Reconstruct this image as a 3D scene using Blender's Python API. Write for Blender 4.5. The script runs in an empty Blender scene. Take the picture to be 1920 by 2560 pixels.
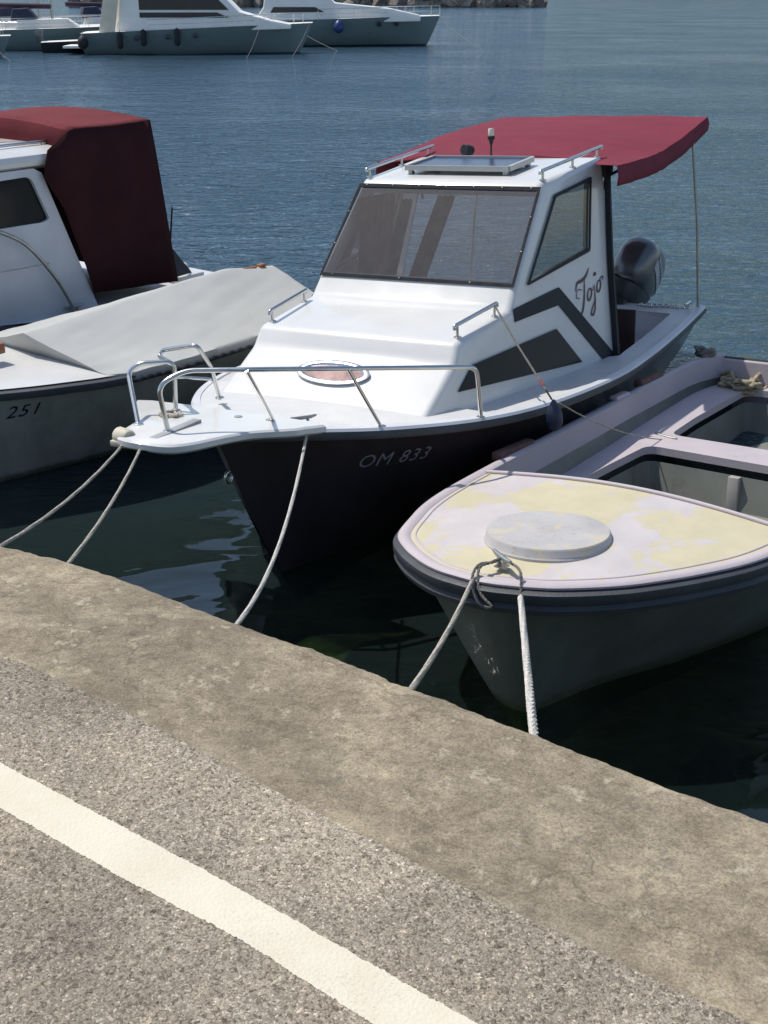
import bpy, bmesh, math, random
from mathutils import Vector, Matrix, noise
from mathutils.bvhtree import BVHTree
from mathutils.geometry import tessellate_polygon
R = math.radians
S = bpy.context.scene
col = S.collection
rnd = random.Random(7)

# ------------------------------------------------------------ camera, sky, sun, exposure
cam_d = bpy.data.cameras.new('camera'); cam = bpy.data.objects.new('camera', cam_d); col.objects.link(cam)
cam.location = (0, 0, 3.0); cam.rotation_euler = (R(90 - 24.13), 0, 0)
cam_d.sensor_fit = 'VERTICAL'; cam_d.sensor_height = 24; cam_d.lens = 24 * 2911.3 / 2560
cam_d.clip_start = .05; cam_d.clip_end = 5000
S.camera = cam
SUN = Vector((-.85, .5, 1.70)).normalized()
w = bpy.data.worlds.new('World'); S.world = w; w.use_nodes = True
nt = w.node_tree; bg = nt.nodes['Background']
sky = nt.nodes.new('ShaderNodeTexSky'); sky.sky_type = 'NISHITA'; sky.sun_disc = False
sky.sun_elevation = math.asin(SUN.z); sky.sun_rotation = math.atan2(SUN.x, SUN.y) % (2 * math.pi)
sky.air_density = 1.0; sky.dust_density = 1.0
nt.links.new(sky.outputs[0], bg.inputs[0]); bg.inputs[1].default_value = .12
sd = bpy.data.lights.new('sun', 'SUN'); sd.energy = 3.5; sd.angle = R(.5); sd.color = (1, .95, .86)
so = bpy.data.objects.new('sun', sd); col.objects.link(so); so.rotation_euler = SUN.to_track_quat('Z', 'Y').to_euler()
so.location = SUN * 50
S.view_settings.view_transform = 'Standard'; S.view_settings.look = 'None'
S.view_settings.exposure = .28; S.view_settings.gamma = 1

# ------------------------------------------------------------ helpers
def lin(c):
    if isinstance(c, (int, float)): c = (c, c, c)
    return (c[0], c[1], c[2], 1)
class NT:
    def __init__(s, name):
        s.m = bpy.data.materials.new(name); s.m.use_nodes = True; s.t = s.m.node_tree; s.t.nodes.clear()
        s.out = s.n('ShaderNodeOutputMaterial')
    def n(s, t, ins=None, **kw):
        nd = s.t.nodes.new(t)
        for k, v in kw.items(): setattr(nd, k, v)
        for k, v in (ins or {}).items():
            if isinstance(v, bpy.types.NodeSocket): s.t.links.new(v, nd.inputs[k])
            else: nd.inputs[k].default_value = v
        return nd
    def l(s, a, b): s.t.links.new(a, b)
    def noise(s, vec, scale, detail=4, rough=.55, dist=0):
        return s.n('ShaderNodeTexNoise', {'Vector': vec, 'Scale': scale, 'Detail': detail, 'Roughness': rough, 'Distortion': dist}).outputs['Fac']
    def ramp(s, fac, stops, interp='LINEAR'):
        r = s.n('ShaderNodeValToRGB', {'Fac': fac}); r.color_ramp.interpolation = interp
        e = r.color_ramp.elements
        while len(e) < len(stops): e.new(.5)
        for i, (p, c) in enumerate(stops): e[i].position = p; e[i].color = lin(c)
        return r.outputs['Color']
    def mix(s, f, a, b, mode='MIX'):
        nd = s.n('ShaderNodeMix', data_type='RGBA', blend_type=mode)
        for i, v in ((0, f), (6, a), (7, b)):
            if isinstance(v, bpy.types.NodeSocket): s.l(v, nd.inputs[i])
            else: nd.inputs[i].default_value = v if i == 0 else lin(v)
        return nd.outputs[2]
    def math(s, op, a, b=0., c=0.):
        return s.n('ShaderNodeMath', {0: a, 1: b, 2: c}, operation=op).outputs[0]
    def obj(s): return s.n('ShaderNodeTexCoord').outputs['Object']
    def bsdf(s, **k):
        b = s.n('ShaderNodeBsdfPrincipled', k); s.l(b.outputs[0], s.out.inputs[0]); return b
MATS = {}
def mat(name, c, rough=.5, metal=0., var=.12, vscale=6., bump=0., bscale=60., coat=0., dirt=None, spec=.5, trans=0.):
    if name in MATS: return MATS[name]
    N = NT(name); o = N.obj()
    n1 = N.noise(o, vscale, 5)
    lo = tuple(x * (1 - var) for x in c); hi = tuple(min(1, x * (1 + var * .6)) for x in c)
    cc = N.ramp(n1, [(.3, lo), (.7, hi)])
    if dirt:
        d = N.ramp(N.noise(o, dirt[1], 8, .7), [(dirt[2], (0, 0, 0)), (dirt[2] + .12, (1, 1, 1))])
        cc = N.mix(N.math('MULTIPLY', d, dirt[3]), cc, dirt[0])
    rr = N.math('ADD', N.math('MULTIPLY', N.noise(o, vscale * 3, 3), .16), rough - .08)
    b = N.bsdf(**{'Base Color': cc, 'Roughness': rr, 'Metallic': metal, 'Coat Weight': coat, 'Specular IOR Level': spec})
    if bump:
        bp = N.n('ShaderNodeBump', {'Height': N.noise(o, bscale, 4), 'Strength': bump, 'Distance': .01})
        N.l(bp.outputs[0], b.inputs['Normal'])
    MATS[name] = N.m
    return N.m
def props(o, label=None, cat=None, group=None, kind=None):
    for k, v in (('label', label), ('category', cat), ('group', group), ('kind', kind)):
        if v: o[k] = v
    return o
def link(name, bm_or_me, m=None, parent=None, smooth=None):
    if isinstance(bm_or_me, bmesh.types.BMesh):
        me = bpy.data.meshes.new(name); bmesh.ops.recalc_face_normals(bm_or_me, faces=bm_or_me.faces[:]); bm_or_me.to_mesh(me); bm_or_me.free()
    else: me = bm_or_me
    o = bpy.data.objects.new(name, me); col.objects.link(o)
    if m:
        me.materials.clear()
        for q in (m if isinstance(m, (list, tuple)) else [m]): me.materials.append(q)
    if parent: o.parent = parent
    if smooth:
        for p in me.polygons: p.use_smooth = True
        me.set_sharp_from_angle(angle=R(smooth))
    return o
def root(name, M, label, cat, group=None):
    o = bpy.data.objects.new(name, None); col.objects.link(o); o.matrix_world = M; o.empty_display_size = .3
    return props(o, label, cat, group)
def frame(x0, y0, head, heel=0, trim=0):
    hd, h, t = R(head), R(heel), R(trim)
    F = Vector((-math.sin(hd), -math.cos(hd), 0)); L = Vector((math.cos(hd), -math.sin(hd), 0)); Z = Vector((0, 0, 1))
    ch, sh, ct, st = math.cos(h), math.sin(h), math.cos(t), math.sin(t)
    a = F * ct + Z * st; b = -F * (sh * st) + L * ch + Z * (sh * ct); c = -F * (ch * st) - L * sh + Z * (ch * ct)
    return Matrix(((a.x, b.x, c.x, x0), (a.y, b.y, c.y, y0), (a.z, b.z, c.z, 0), (0, 0, 0, 1)))
def cat_rom(pts, n=6, closed=False):
    P = [Vector(p) for p in pts]; out = []
    N = len(P)
    rng = N if closed else N - 1
    for i in range(rng):
        if closed: p0, p1, p2, p3 = P[i - 1], P[i], P[(i + 1) % N], P[(i + 2) % N]
        else: p0, p1, p2, p3 = P[max(i - 1, 0)], P[i], P[i + 1], P[min(i + 2, N - 1)]
        for k in range(n):
            t = k / n
            out.append(.5 * ((2 * p1) + (-p0 + p2) * t + (2 * p0 - 5 * p1 + 4 * p2 - p3) * t * t + (-p0 + 3 * p1 - 3 * p2 + p3) * t ** 3))
    if not closed: out.append(P[-1])
    return out
def fillet(pts, r, n=5):
    P = [Vector(p) for p in pts]; out = [P[0]]
    for i in range(1, len(P) - 1):
        a, b, c = P[i - 1], P[i], P[i + 1]
        d1 = (a - b); d2 = (c - b); rr = min(r, d1.length * .45, d2.length * .45)
        s, e = b + d1.normalized() * rr, b + d2.normalized() * rr
        for k in range(n + 1):
            t = k / n; out.append(s * (1 - t) ** 2 + b * 2 * t * (1 - t) + e * t * t)
    out.append(P[-1]); return out
def tube(bm, pts, r, seg=8, closed=False, cap=True):
    P = [Vector(p) for p in pts]; n = len(P); rings = []
    up = Vector((0, 0, 1)); prev = None
    for i in range(n):
        if closed: d = P[(i + 1) % n] - P[i - 1]
        else: d = P[min(i + 1, n - 1)] - P[max(i - 1, 0)]
        if d.length < 1e-9: d = Vector((0, 0, 1))
        d.normalize()
        if prev is None: a = d.cross(up) if abs(d.z) < .95 else d.cross(Vector((1, 0, 0)))
        else: a = prev - d * prev.dot(d)
        a.normalize(); prev = a; b = d.cross(a)
        rr = r[i] if isinstance(r, (list, tuple)) else r
        rings.append([bm.verts.new(P[i] + (a * math.cos(2 * math.pi * k / seg) + b * math.sin(2 * math.pi * k / seg)) * rr) for k in range(seg)])
    m = n if closed else n - 1
    for i in range(m):
        A, B = rings[i], rings[(i + 1) % n]
        for k in range(seg): bm.faces.new((A[k], A[(k + 1) % seg], B[(k + 1) % seg], B[k]))
    if cap and not closed:
        bm.faces.new(rings[0][::-1]); bm.faces.new(rings[-1])
    return bm
def tubeobj(name, pts, r, m, parent=None, seg=8, closed=False, lab=None):
    o = link(name, tube(bmesh.new(), pts, r, seg, closed), m, parent, 50); 
    if lab: o['label'] = lab
    return o
def box(bm, lo, hi, bev=0, M=None):
    r = bmesh.ops.create_cube(bm, size=1); vs = r['verts']
    lo, hi = Vector(lo), Vector(hi)
    for v in vs: v.co = Vector(((lo[i] + hi[i]) / 2 + v.co[i] * (hi[i] - lo[i]) for i in range(3)))
    if bev:
        es = {e for v in vs for e in v.link_edges}
        g = bmesh.ops.bevel(bm, geom=list(es), offset=bev, segments=2, affect='EDGES', profile=.5)
        vs = list({v for f in g['faces'] for v in f.verts} | {v for v in vs if v.is_valid})
    if M:
        for v in vs: v.co = M @ v.co
    return bm
def boxobj(name, lo, hi, m, parent=None, bev=.004, M=None):
    return link(name, box(bmesh.new(), lo, hi, bev, M), m, parent, 40)
def grid(bm, rows, close_u=False):
    V = [[bm.verts.new(p) for p in r] for r in rows]
    for i in range(len(V) - 1):
        n = len(V[i])
        for j in range(n if close_u else n - 1):
            a, b, c, d = V[i][j], V[i][(j + 1) % n], V[i + 1][(j + 1) % n], V[i + 1][j]
            try: bm.faces.new((a, b, c, d))
            except ValueError: pass
    return V
def poly_panel(name, outer, holes, f3, thick, m, parent, smooth=None):
    """flat polygon with holes in (s,t), mapped by f3, given thickness along its normal"""
    loops = [[Vector((a, b, 0)) for a, b in outer]] + [[Vector((a, b, 0)) for a, b in h] for h in holes]
    tri = tessellate_polygon(loops); flat = [p for l in loops for p in l]
    P = [Vector(f3(p.x, p.y)) for p in flat]
    a, b, c = tri[0]; n = (P[b] - P[a]).cross(P[c] - P[a]).normalized() * thick
    bm = bmesh.new(); A = [bm.verts.new(p) for p in P]
    if not thick:
        for t in tri: bm.faces.new([A[i] for i in t])
        return link(name, bm, m, parent, smooth)
    B = [bm.verts.new(p - n) for p in P]
    for t in tri:
        bm.faces.new([A[i] for i in t]); bm.faces.new([B[i] for i in reversed(t)])
    k = 0
    for l in loops:
        L = len(l)
        for i in range(L):
            j = (i + 1) % L; bm.faces.new((A[k + i], B[k + i], B[k + j], A[k + j]))
        k += L
    return link(name, bm, m, parent, smooth)
def round_poly(pts, r, n=4):
    P = [Vector((p[0], p[1], 0)) for p in pts]; out = []
    for i in range(len(P)):
        a, b, c = P[i - 1], P[i], P[(i + 1) % len(P)]
        d1, d2 = a - b, c - b; rr = min(r, d1.length * .4, d2.length * .4)
        s, e = b + d1.normalized() * rr, b + d2.normalized() * rr
        for k in range(n + 1):
            t = k / n; q = s * (1 - t) ** 2 + b * 2 * t * (1 - t) + e * t * t; out.append((q.x, q.y))
    return out
def inset_poly(pts, d):
    P = [Vector((p[0], p[1])) for p in pts]; out = []
    area = sum(P[i - 1].x * P[i].y - P[i].x * P[i - 1].y for i in range(len(P)))
    s = 1 if area > 0 else -1
    for i in range(len(P)):
        a, b, c = P[i - 1], P[i], P[(i + 1) % len(P)]
        n1 = Vector((-(b - a).y, (b - a).x)).normalized() * s; n2 = Vector((-(c - b).y, (c - b).x)).normalized() * s
        m = (n1 + n2); m = m / max(.3, m.length_squared / 2)
        out.append(tuple(b + m * d))
    return out
def evalmesh(o):
    dg = bpy.context.evaluated_depsgraph_get(); dg.update()
    return bpy.data.meshes.new_from_object(o.evaluated_get(dg))
def text_mesh(s, size, shear=0., ext=0., space=1.):
    c = bpy.data.curves.new('t', 'FONT'); c.body = s; c.size = size; c.shear = shear; c.space_character = space
    c.align_x = 'CENTER'; c.align_y = 'CENTER'; c.resolution_u = 3
    o = bpy.data.objects.new('t', c); col.objects.link(o)
    me = evalmesh(o); bpy.data.objects.remove(o)
    return me
def wrap_text(name, s, size, shear, org, sx, sy, target, cast, off, m, parent, space=1., boldx=1.):
    """letters laid on the surface of target: org + x*sx + y*sy, moved along cast until it meets the surface"""
    me = text_mesh(s, size, shear, 0, space)
    bm = bmesh.new(); bm.from_mesh(me)
    bmesh.ops.triangulate(bm, faces=bm.faces[:])
    for _ in range(2): bmesh.ops.subdivide_edges(bm, edges=[e for e in bm.edges if e.calc_length() > size * .25], cuts=1)
    tb = bmesh.new(); tb.from_mesh(target.data); T = BVHTree.FromBMesh(tb)
    org, sx, sy, cast = map(Vector, (org, sx, sy, cast))
    for v in bm.verts:
        p = org + sx * v.co.x * boldx + sy * v.co.y
        h = T.ray_cast(p - cast * .6, cast)
        v.co = (h[0] if h[0] else p) - cast * off
    tb.free()
    bm2 = bmesh.new(); 
    o = link(name, bm, m, parent)
    return o
def lathe(bm, prof, seg=24, M=None):
    rows = [[Vector((r * math.cos(2 * math.pi * k / seg), r * math.sin(2 * math.pi * k / seg), z)) for k in range(seg)] for r, z in prof]
    if M: rows = [[M @ p for p in r] for r in rows]
    V = grid(bm, rows, True)
    bm.faces.new(V[0][::-1]); bm.faces.new(V[-1])
    return bm
def axisM(p, d):
    return Matrix.Translation(Vector(p)) @ Vector(d).to_track_quat('Z', 'Y').to_matrix().to_4x4()
def interp(tab, x):
    if x <= tab[0][0]: return tab[0][1:] if len(tab[0]) > 2 else tab[0][1]
    for a, b in zip(tab, tab[1:]):
        if x <= b[0]:
            t = (x - a[0]) / (b[0] - a[0]); q = [a[i] + (b[i] - a[i]) * t for i in range(1, len(a))]
            return q if len(q) > 1 else q[0]
    return tab[-1][1:] if len(tab[-1]) > 2 else tab[-1][1]
def hull_rows(port, stbd, keel, nt=12, p_fun=None):
    """port/stbd: lists of sheer points (u,v,z) bow to stern, keel: list of (u,z) the same length"""
    rows = []
    for P, Q, K in zip(port, stbd, keel):
        row = []
        p = K[2]
        for k in range(nt + 1):
            t = 1 - k / nt; row.append(Vector((K[0] + (P[0] - K[0]) * t ** .8, P[1] * t ** p, K[1] + (P[2] - K[1]) * t)))
        for k in range(1, nt + 1):
            t = k / nt; row.append(Vector((K[0] + (Q[0] - K[0]) * t ** .8, Q[1] * t ** p, K[1] + (Q[2] - K[1]) * t)))
        rows.append(row)
    return rows
def resample(tab, n=30):
    return cat_rom(tab, max(2, n // (len(tab) - 1)))
def strip_between(bm, A, B, thick=.0):
    V = grid(bm, [A, B]); return V
def screw_row(name, pts, r, m, parent, nrm):
    for p in pts: link(name, lathe(bmesh.new(), [(r, 0), (r * .8, r * .5), (r * .3, r * .7)], 8, axisM(p, nrm)), m, parent, 40)

# ------------------------------------------------------------ materials
WHITE = mat('white_gelcoat', (.64, .635, .615), .24, var=.07, vscale=2.2, coat=.3, bump=.05, bscale=5, dirt=((.45, .40, .32), 7, .60, .22))
WHITE2 = mat('white_deck_paint', (.575, .575, .565), .45, var=.07, vscale=5, bump=.15, bscale=140, dirt=((.45, .42, .38), 5, .6, .3))
BLUEWHITE = mat('aged_white_paint', (.555, .57, .60), .4, var=.1, vscale=3, dirt=((.4, .38, .36), 6, .6, .3))
PLUM = mat('dark_plum_hull_paint', (.044, .028, .034), .28, var=.2, vscale=2, coat=.25, dirt=((.07, .06, .06), 5, .63, .5))
BLACK = mat('black_vinyl', (.02, .022, .026), .6, var=.15, spec=.25)
GASKET = mat('window_gasket', (.03, .03, .034), .85, var=.3, vscale=20, spec=.08)
RUBBER = mat('dark_grey_rubber', (.045, .05, .06), .55, var=.2, bump=.2, bscale=90, dirt=((.25, .25, .25), 22, .66, .5))
STEEL = mat('stainless_steel', (.62, .62, .60), .22, 1.0, var=.1, vscale=12)
DULL = mat('dull_grey_metal', (.42, .42, .40), .4, .9, var=.2, vscale=15)
MAROON = mat('maroon_canvas', (.185, .028, .046), .85, var=.10, vscale=2.5, bump=.35, bscale=220, spec=.2)
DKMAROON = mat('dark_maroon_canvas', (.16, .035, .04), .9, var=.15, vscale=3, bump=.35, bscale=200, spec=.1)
GCANVAS = mat('pale_grey_canvas', (.44, .445, .43), .85, var=.06, vscale=2, bump=.3, bscale=160, spec=.2)
GREYHULL = mat('dark_grey_green_hull', (.24, .265, .25), .4, var=.15, vscale=2, dirt=((.03, .035, .03), 3, .55, .6))
WOOD = mat('varnished_wood', (.30, .12, .05), .5, var=.35, vscale=20)
OLDWOOD = mat('weathered_red_board', (.14, .07, .06), .8, var=.4, vscale=30)
ROPE = mat('pale_rope', (.55, .50, .42), .9, var=.35, vscale=60, bump=.8, bscale=300)
ROPEW = mat('white_rope', (.72, .68, .62), .9, var=.25, vscale=60, bump=.8, bscale=300)
ROPED = mat('grey_rope', (.22, .21, .19), .9, var=.4, vscale=60, bump=.8, bscale=300)
NAVY = mat('navy_fender_rubber', (.012, .02, .05), .4, var=.2)
RED = mat('red_tape', (.26, .045, .035), .8)
DKBROWN = mat('dark_brown_panel', (.035, .015, .015), .5, var=.3)
CURTAIN = mat('patterned_dark_curtain', (.008, .008, .009), .95, var=.6, vscale=16, spec=.05, dirt=((.22, .20, .20), 14, .60, .8))
MCURT = mat('brown_curtain', (.16, .08, .07), .9, var=.3, vscale=5)
GREYIN = mat('grey_cockpit_paint', (.30, .31, .31), .6, var=.12, vscale=4, dirt=((.12, .12, .11), 5, .58, .5))
MOTOR = mat('gunmetal_paint', (.13, .135, .14), .3, .6, var=.1, vscale=3, coat=.5)
MOTORD = mat('dark_grey_motor_plastic', (.03, .034, .038), .4, var=.2)
LETTER = mat('grey_lettering', (.24, .24, .26), .5)
DECAL = mat('light_grey_decal', (.38, .40, .42), .4)
REDLET = mat('crimson_lettering', (.085, .02, .03), .45)
DARKGLASS = mat('smoked_acrylic', (.010, .011, .012), .14, var=.2, spec=.25)

def hullmat(name, c, zl, rough=.35, slope=0.):
    N = NT(name); o = N.obj(); sx = N.n('ShaderNodeSeparateXYZ', {0: o})
    st = N.n('ShaderNodeMapping', {'Vector': o, 'Scale': (1., 1., .18)}).outputs[0]
    base = N.ramp(N.noise(st, 5, 8, .7), [(.32, tuple(x * .72 for x in c)), (.55, c), (.72, tuple(min(1, x * 1.22) for x in c))])
    scr = N.ramp(N.noise(N.n('ShaderNodeMapping', {'Vector': o, 'Scale': (1., 1., 5.)}).outputs[0], 7, 7, .8), [(.66, (0, 0, 0)), (.74, (.2, .2, .2))])
    base = N.mix(scr, base, tuple(x * .5 + .10 for x in c))
    z = N.math('ADD', N.math('MULTIPLY_ADD', sx.outputs[0], slope, sx.outputs[2]), N.math('MULTIPLY', N.noise(o, 9, 5, .7), .10))
    alg = N.ramp(N.noise(o, 30, 5, .7), [(.35, (.03, .035, .018)), (.65, (.10, .11, .055))])
    m = N.n('ShaderNodeMapRange', {'Value': z, 1: zl + .05, 2: zl + .09, 3: .8, 4: 0.}).outputs[0]
    cc = N.mix(m, base, alg)
    b = N.bsdf(**{'Base Color': cc, 'Roughness': rough, 'Coat Weight': .15})
    MATS[name] = N.m; return N.m
PLUM = hullmat('plum_hull_paint', (.042, .032, .036), -.02, .28, .035)
GREYHULL = hullmat('pale_grey_green_hull', (.36, .385, .36), .02, .4)
def rope_mat(name, c, twist):
    N = NT(name); o = N.n('ShaderNodeUVMap').outputs[0]
    return N.m
def tinted(name, tint, alpha, dirt=.0):
    N = NT(name); o = N.obj()
    fr = N.n('ShaderNodeFresnel', {'IOR': 1.45}).outputs[0]
    tr = N.n('ShaderNodeBsdfTransparent', {'Color': lin(tint)})
    gl = N.n('ShaderNodeBsdfGlossy', {'Color': lin((.9, .9, .9)), 'Roughness': .04})
    df = N.n('ShaderNodeBsdfDiffuse', {'Color': lin((.30, .29, .30))})
    d = N.ramp(N.noise(o, 11, 8, .8), [(.45, (alpha,) * 3), (.66, (alpha + dirt * .12,) * 3), (.76, (alpha + dirt,) * 3)])
    m1 = N.n('ShaderNodeMixShader', {0: d, 1: tr.outputs[0], 2: df.outputs[0]})
    m2 = N.n('ShaderNodeMixShader', {0: fr, 1: m1.outputs[0], 2: gl.outputs[0]})
    N.l(m2.outputs[0], N.out.inputs[0]); return N.m
WSGLASS = tinted('smoked_windscreen_acrylic', (.60, .59, .60), .09, .40)
SIDEGLASS = tinted('smoked_side_window', (.50, .50, .48), .05, .08)
CLEAR = tinted('dark_cabin_glass', (.12, .14, .16), .06, .04)

# ------------------------------------------------------------ water, seabed
def water_mat():
    N = NT('harbour_water'); P = N.n('ShaderNodeNewGeometry').outputs['Position']
    sep = N.n('ShaderNodeSeparateXYZ', {0: P})
    mp = lambda sc, rot=0.: N.n('ShaderNodeMapping', {'Vector': P, 'Scale': sc, 'Rotation': (0, 0, rot)}).outputs[0]
    open_ = N.n('ShaderNodeMapRange', {'Value': sep.outputs[1], 1: 6.5, 2: 9.5, 3: .0, 4: 1.}).outputs[0]
    far = N.n('ShaderNodeMapRange', {'Value': sep.outputs[1], 1: 14., 2: 60., 3: 0., 4: 1.}).outputs[0]
    w1 = N.noise(mp((2.1, 3.8, 1), .06), 1.9, 3, .5, .7)
    w2 = N.noise(mp((.75, 1.3, 1), -.08), 1.9, 4, .55, .7)
    w3 = N.noise(mp((.20, .38, 1), .05), 1.9, 3, .6, .3)
    slow = N.noise(mp((.8, 1.4, 1), .3), 1.5, 2, .4, .8)
    gust = N.ramp(N.noise(mp((.09, .14, 1), .2), 1.0, 3, .6), [(.35, (.55,) * 3), (.65, (1.3,) * 3)])
    h = N.math('ADD', N.math('MULTIPLY', w1, N.math('MULTIPLY_ADD', open_, .085, .0006)), N.math('MULTIPLY', w2, N.math('MULTIPLY_ADD', open_, .15, .004)))
    h = N.math('ADD', h, N.math('MULTIPLY', w3, N.math('MULTIPLY_ADD', far, .16, .02)))
    h = N.math('MULTIPLY', h, gust)
    h = N.math('MULTIPLY', h, N.math('MULTIPLY_ADD', far, -.45, 1.))
    h = N.math('ADD', h, N.math('MULTIPLY', slow, .035))
    bp = N.n('ShaderNodeBump', {'Height': h, 'Strength': 1., 'Distance': 1.})
    fr = N.n('ShaderNodeFresnel', {'IOR': 1.5, 'Normal': bp.outputs[0]}).outputs[0]
    gl = N.n('ShaderNodeBsdfGlossy', {'Color': lin((.90, .94, 1.0)), 'Roughness': .03, 'Normal': bp.outputs[0]})
    body = N.mix(open_, (.018, .032, .032), (.030, .064, .092))
    df = N.n('ShaderNodeBsdfDiffuse', {'Color': body})
    tr = N.n('ShaderNodeBsdfTransparent', {'Color': lin((.55, .68, .58))})
    m1 = N.n('ShaderNodeMixShader', {0: N.n('ShaderNodeMapRange', {'Value': sep.outputs[1], 1: 4.5, 2: 8.5, 3: .22, 4: 1.}).outputs[0], 1: tr.outputs[0], 2: df.outputs[0]})
    m2 = N.n('ShaderNodeMixShader', {0: fr, 1: m1.outputs[0], 2: gl.outputs[0]})
    N.l(m2.outputs[0], N.out.inputs[0]); return N.m
bm = bmesh.new()
xs = [-1500, -200, -40, -10, 0, 10, 40, 200, 1500]; ys = [-30, 2, 4, 6, 9, 14, 30, 80, 250, 3000]
grid(bm, [[(x, y, 0) for x in xs] for y in ys])
props(link('water', bm, water_mat()), kind='structure')
N = NT('weedy_seabed'); P = N.obj()
n1 = N.noise(P, 1.1, 6, .65, .5); n2 = N.noise(P, 7, 6, .7)
cc = N.ramp(n1, [(.38, (.02, .03, .018)), (.47, (.10, .14, .05)), (.58, (.20, .25, .09)), (.7, (.11, .15, .07))])
cc = N.mix(.6, cc, N.ramp(n2, [(.35, (.25, .3, .22)), (.65, (1, 1, 1))]), 'MULTIPLY')
N.bsdf(**{'Base Color': cc, 'Roughness': .9})
bm = bmesh.new(); rows = []
for j in range(60):
    y = -2 + j * .3
    rows.append([Vector((-8 + i * .3, y, -.34 - .30 * max(0, y - 4.3) - .16 * noise.noise(Vector((i * .3, j * .3, 3))) )) for i in range(56)])
grid(bm, rows)
props(link('seabed', bm, N.m, smooth=80), kind='structure')

# ------------------------------------------------------------ quay
edge_pts = [(-9, 5.6), (-4, 4.35), (-2.2, 3.72), (-1.216, 3.324), (-.859, 3.143), (-.429, 2.841), (-.17, 2.675), (.061, 2.508), (.355, 2.30), (.649, 2.085), (.811, 1.98), (2.0, 1.16), (9, -3.9)]
joint_pts = [(-9, 5.0), (-4, 3.95), (-1.9, 3.17), (-1.011, 2.644), (-.846, 2.537), (-.586, 2.349), (-.322, 2.138), (0, 1.892), (.326, 1.649), (.619, 1.445), (1.6, .75), (9, -4.6)]
ZT = 1.4
edge_pts = [(p.x, p.y) for p in cat_rom([(a, b, 0) for a, b in edge_pts], 8)]; joint_pts = [(p.x, p.y) for p in cat_rom([(a, b, 0) for a, b in joint_pts], 8)]
def lut(tab, x): return interp(tab, x)
def concrete_mat():
    N = NT('weathered_quay_concrete'); P = N.obj()
    mp = N.n('ShaderNodeMapping', {'Vector': P, 'Rotation': (0, 0, R(34)), 'Scale': (.9, 1.2, 1)}).outputs[0]
    a = N.noise(mp, 6, 10, .78, .3); b = N.noise(mp, 30, 8, .75); c = N.noise(P, 170, 4, .7); e = N.noise(P, 1.7, 3, .5)
    cc = N.ramp(a, [(.30, (.165, .142, .108)), (.44, (.25, .215, .165)), (.54, (.315, .275, .21)), (.66, (.42, .37, .275)), (.75, (.55, .49, .37))])
    cc = N.mix(.7, cc, N.ramp(b, [(.34, (.50, .48, .45)), (.47, (.90, .90, .90)), (.58, (1.0, 1.0, 1.0)), (.68, (1.4, 1.35, 1.25))]), 'MULTIPLY')
    cc = N.mix(.8, cc, N.ramp(c, [(.35, (.6, .6, .6)), (.5, (1, 1, 1)), (.65, (1.3, 1.3, 1.3))]), 'MULTIPLY')
    f1 = N.noise(P, 4.2, 4, .6); cc = N.mix(N.ramp(f1, [(.56, (0, 0, 0)), (.66, (.35, .35, .35))]), cc, (.17, .155, .125))
    f2 = N.noise(N.n('ShaderNodeMapping', {'Vector': P, 'Location': (7, 3, 0)}).outputs[0], 11, 5, .7); cc = N.mix(N.ramp(f2, [(.60, (0, 0, 0)), (.68, (.5, .5, .5))]), cc, (.15, .14, .12))
    cc = N.mix(1., cc, N.ramp(e, [(.35, (.84, .81, .77)), (.65, (1.14, 1.09, 1.0))]), 'MULTIPLY')
    cwp = N.n('ShaderNodeVectorMath', {0: P, 1: N.n('ShaderNodeVectorMath', {0: N.n('ShaderNodeTexNoise', {'Vector': P, 'Scale': 7., 'Detail': 5.}).outputs['Color'], 3: .22}, operation='SCALE').outputs[0]}, operation='ADD').outputs[0]
    cw = N.n('ShaderNodeTexVoronoi', {'Vector': cwp, 'Scale': 1.6}, feature='DISTANCE_TO_EDGE').outputs['Distance']
    ckm = N.math('MULTIPLY', N.ramp(cw, [(.0, (1, 1, 1)), (.007, (0, 0, 0))]), N.ramp(N.noise(P, 1.3, 2), [(.45, (0, 0, 0)), (.6, (.55, .55, .55))]))
    cc = N.mix(ckm, cc, (.09, .08, .065))
    ef = N.ramp(N.noise(N.n('ShaderNodeMapping', {'Vector': P, 'Location': (2, 9, 0)}).outputs[0], 16, 9, .8), [(.57, (0, 0, 0)), (.63, (.6, .6, .6))]); cc = N.mix(ef, cc, (.52, .46, .35))
    pit = N.ramp(N.n('ShaderNodeTexVoronoi', {'Vector': P, 'Scale': 30.}).outputs['Distance'], [(.04, (.35, .33, .3)), (.09, (1, 1, 1))]); cc = N.mix(.8, cc, pit, 'MULTIPLY')
    b_ = N.bsdf(**{'Base Color': cc, 'Roughness': .92, 'Specular IOR Level': .2})
    h = N.math('ADD', N.math('MULTIPLY', b, .6), N.math('ADD', c, N.math('MULTIPLY', a, 1.2)))
    bp = N.n('ShaderNodeBump', {'Height': h, 'Strength': .55, 'Distance': .006}); N.l(bp.outputs[0], b_.inputs['Normal'])
    return N.m
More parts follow.
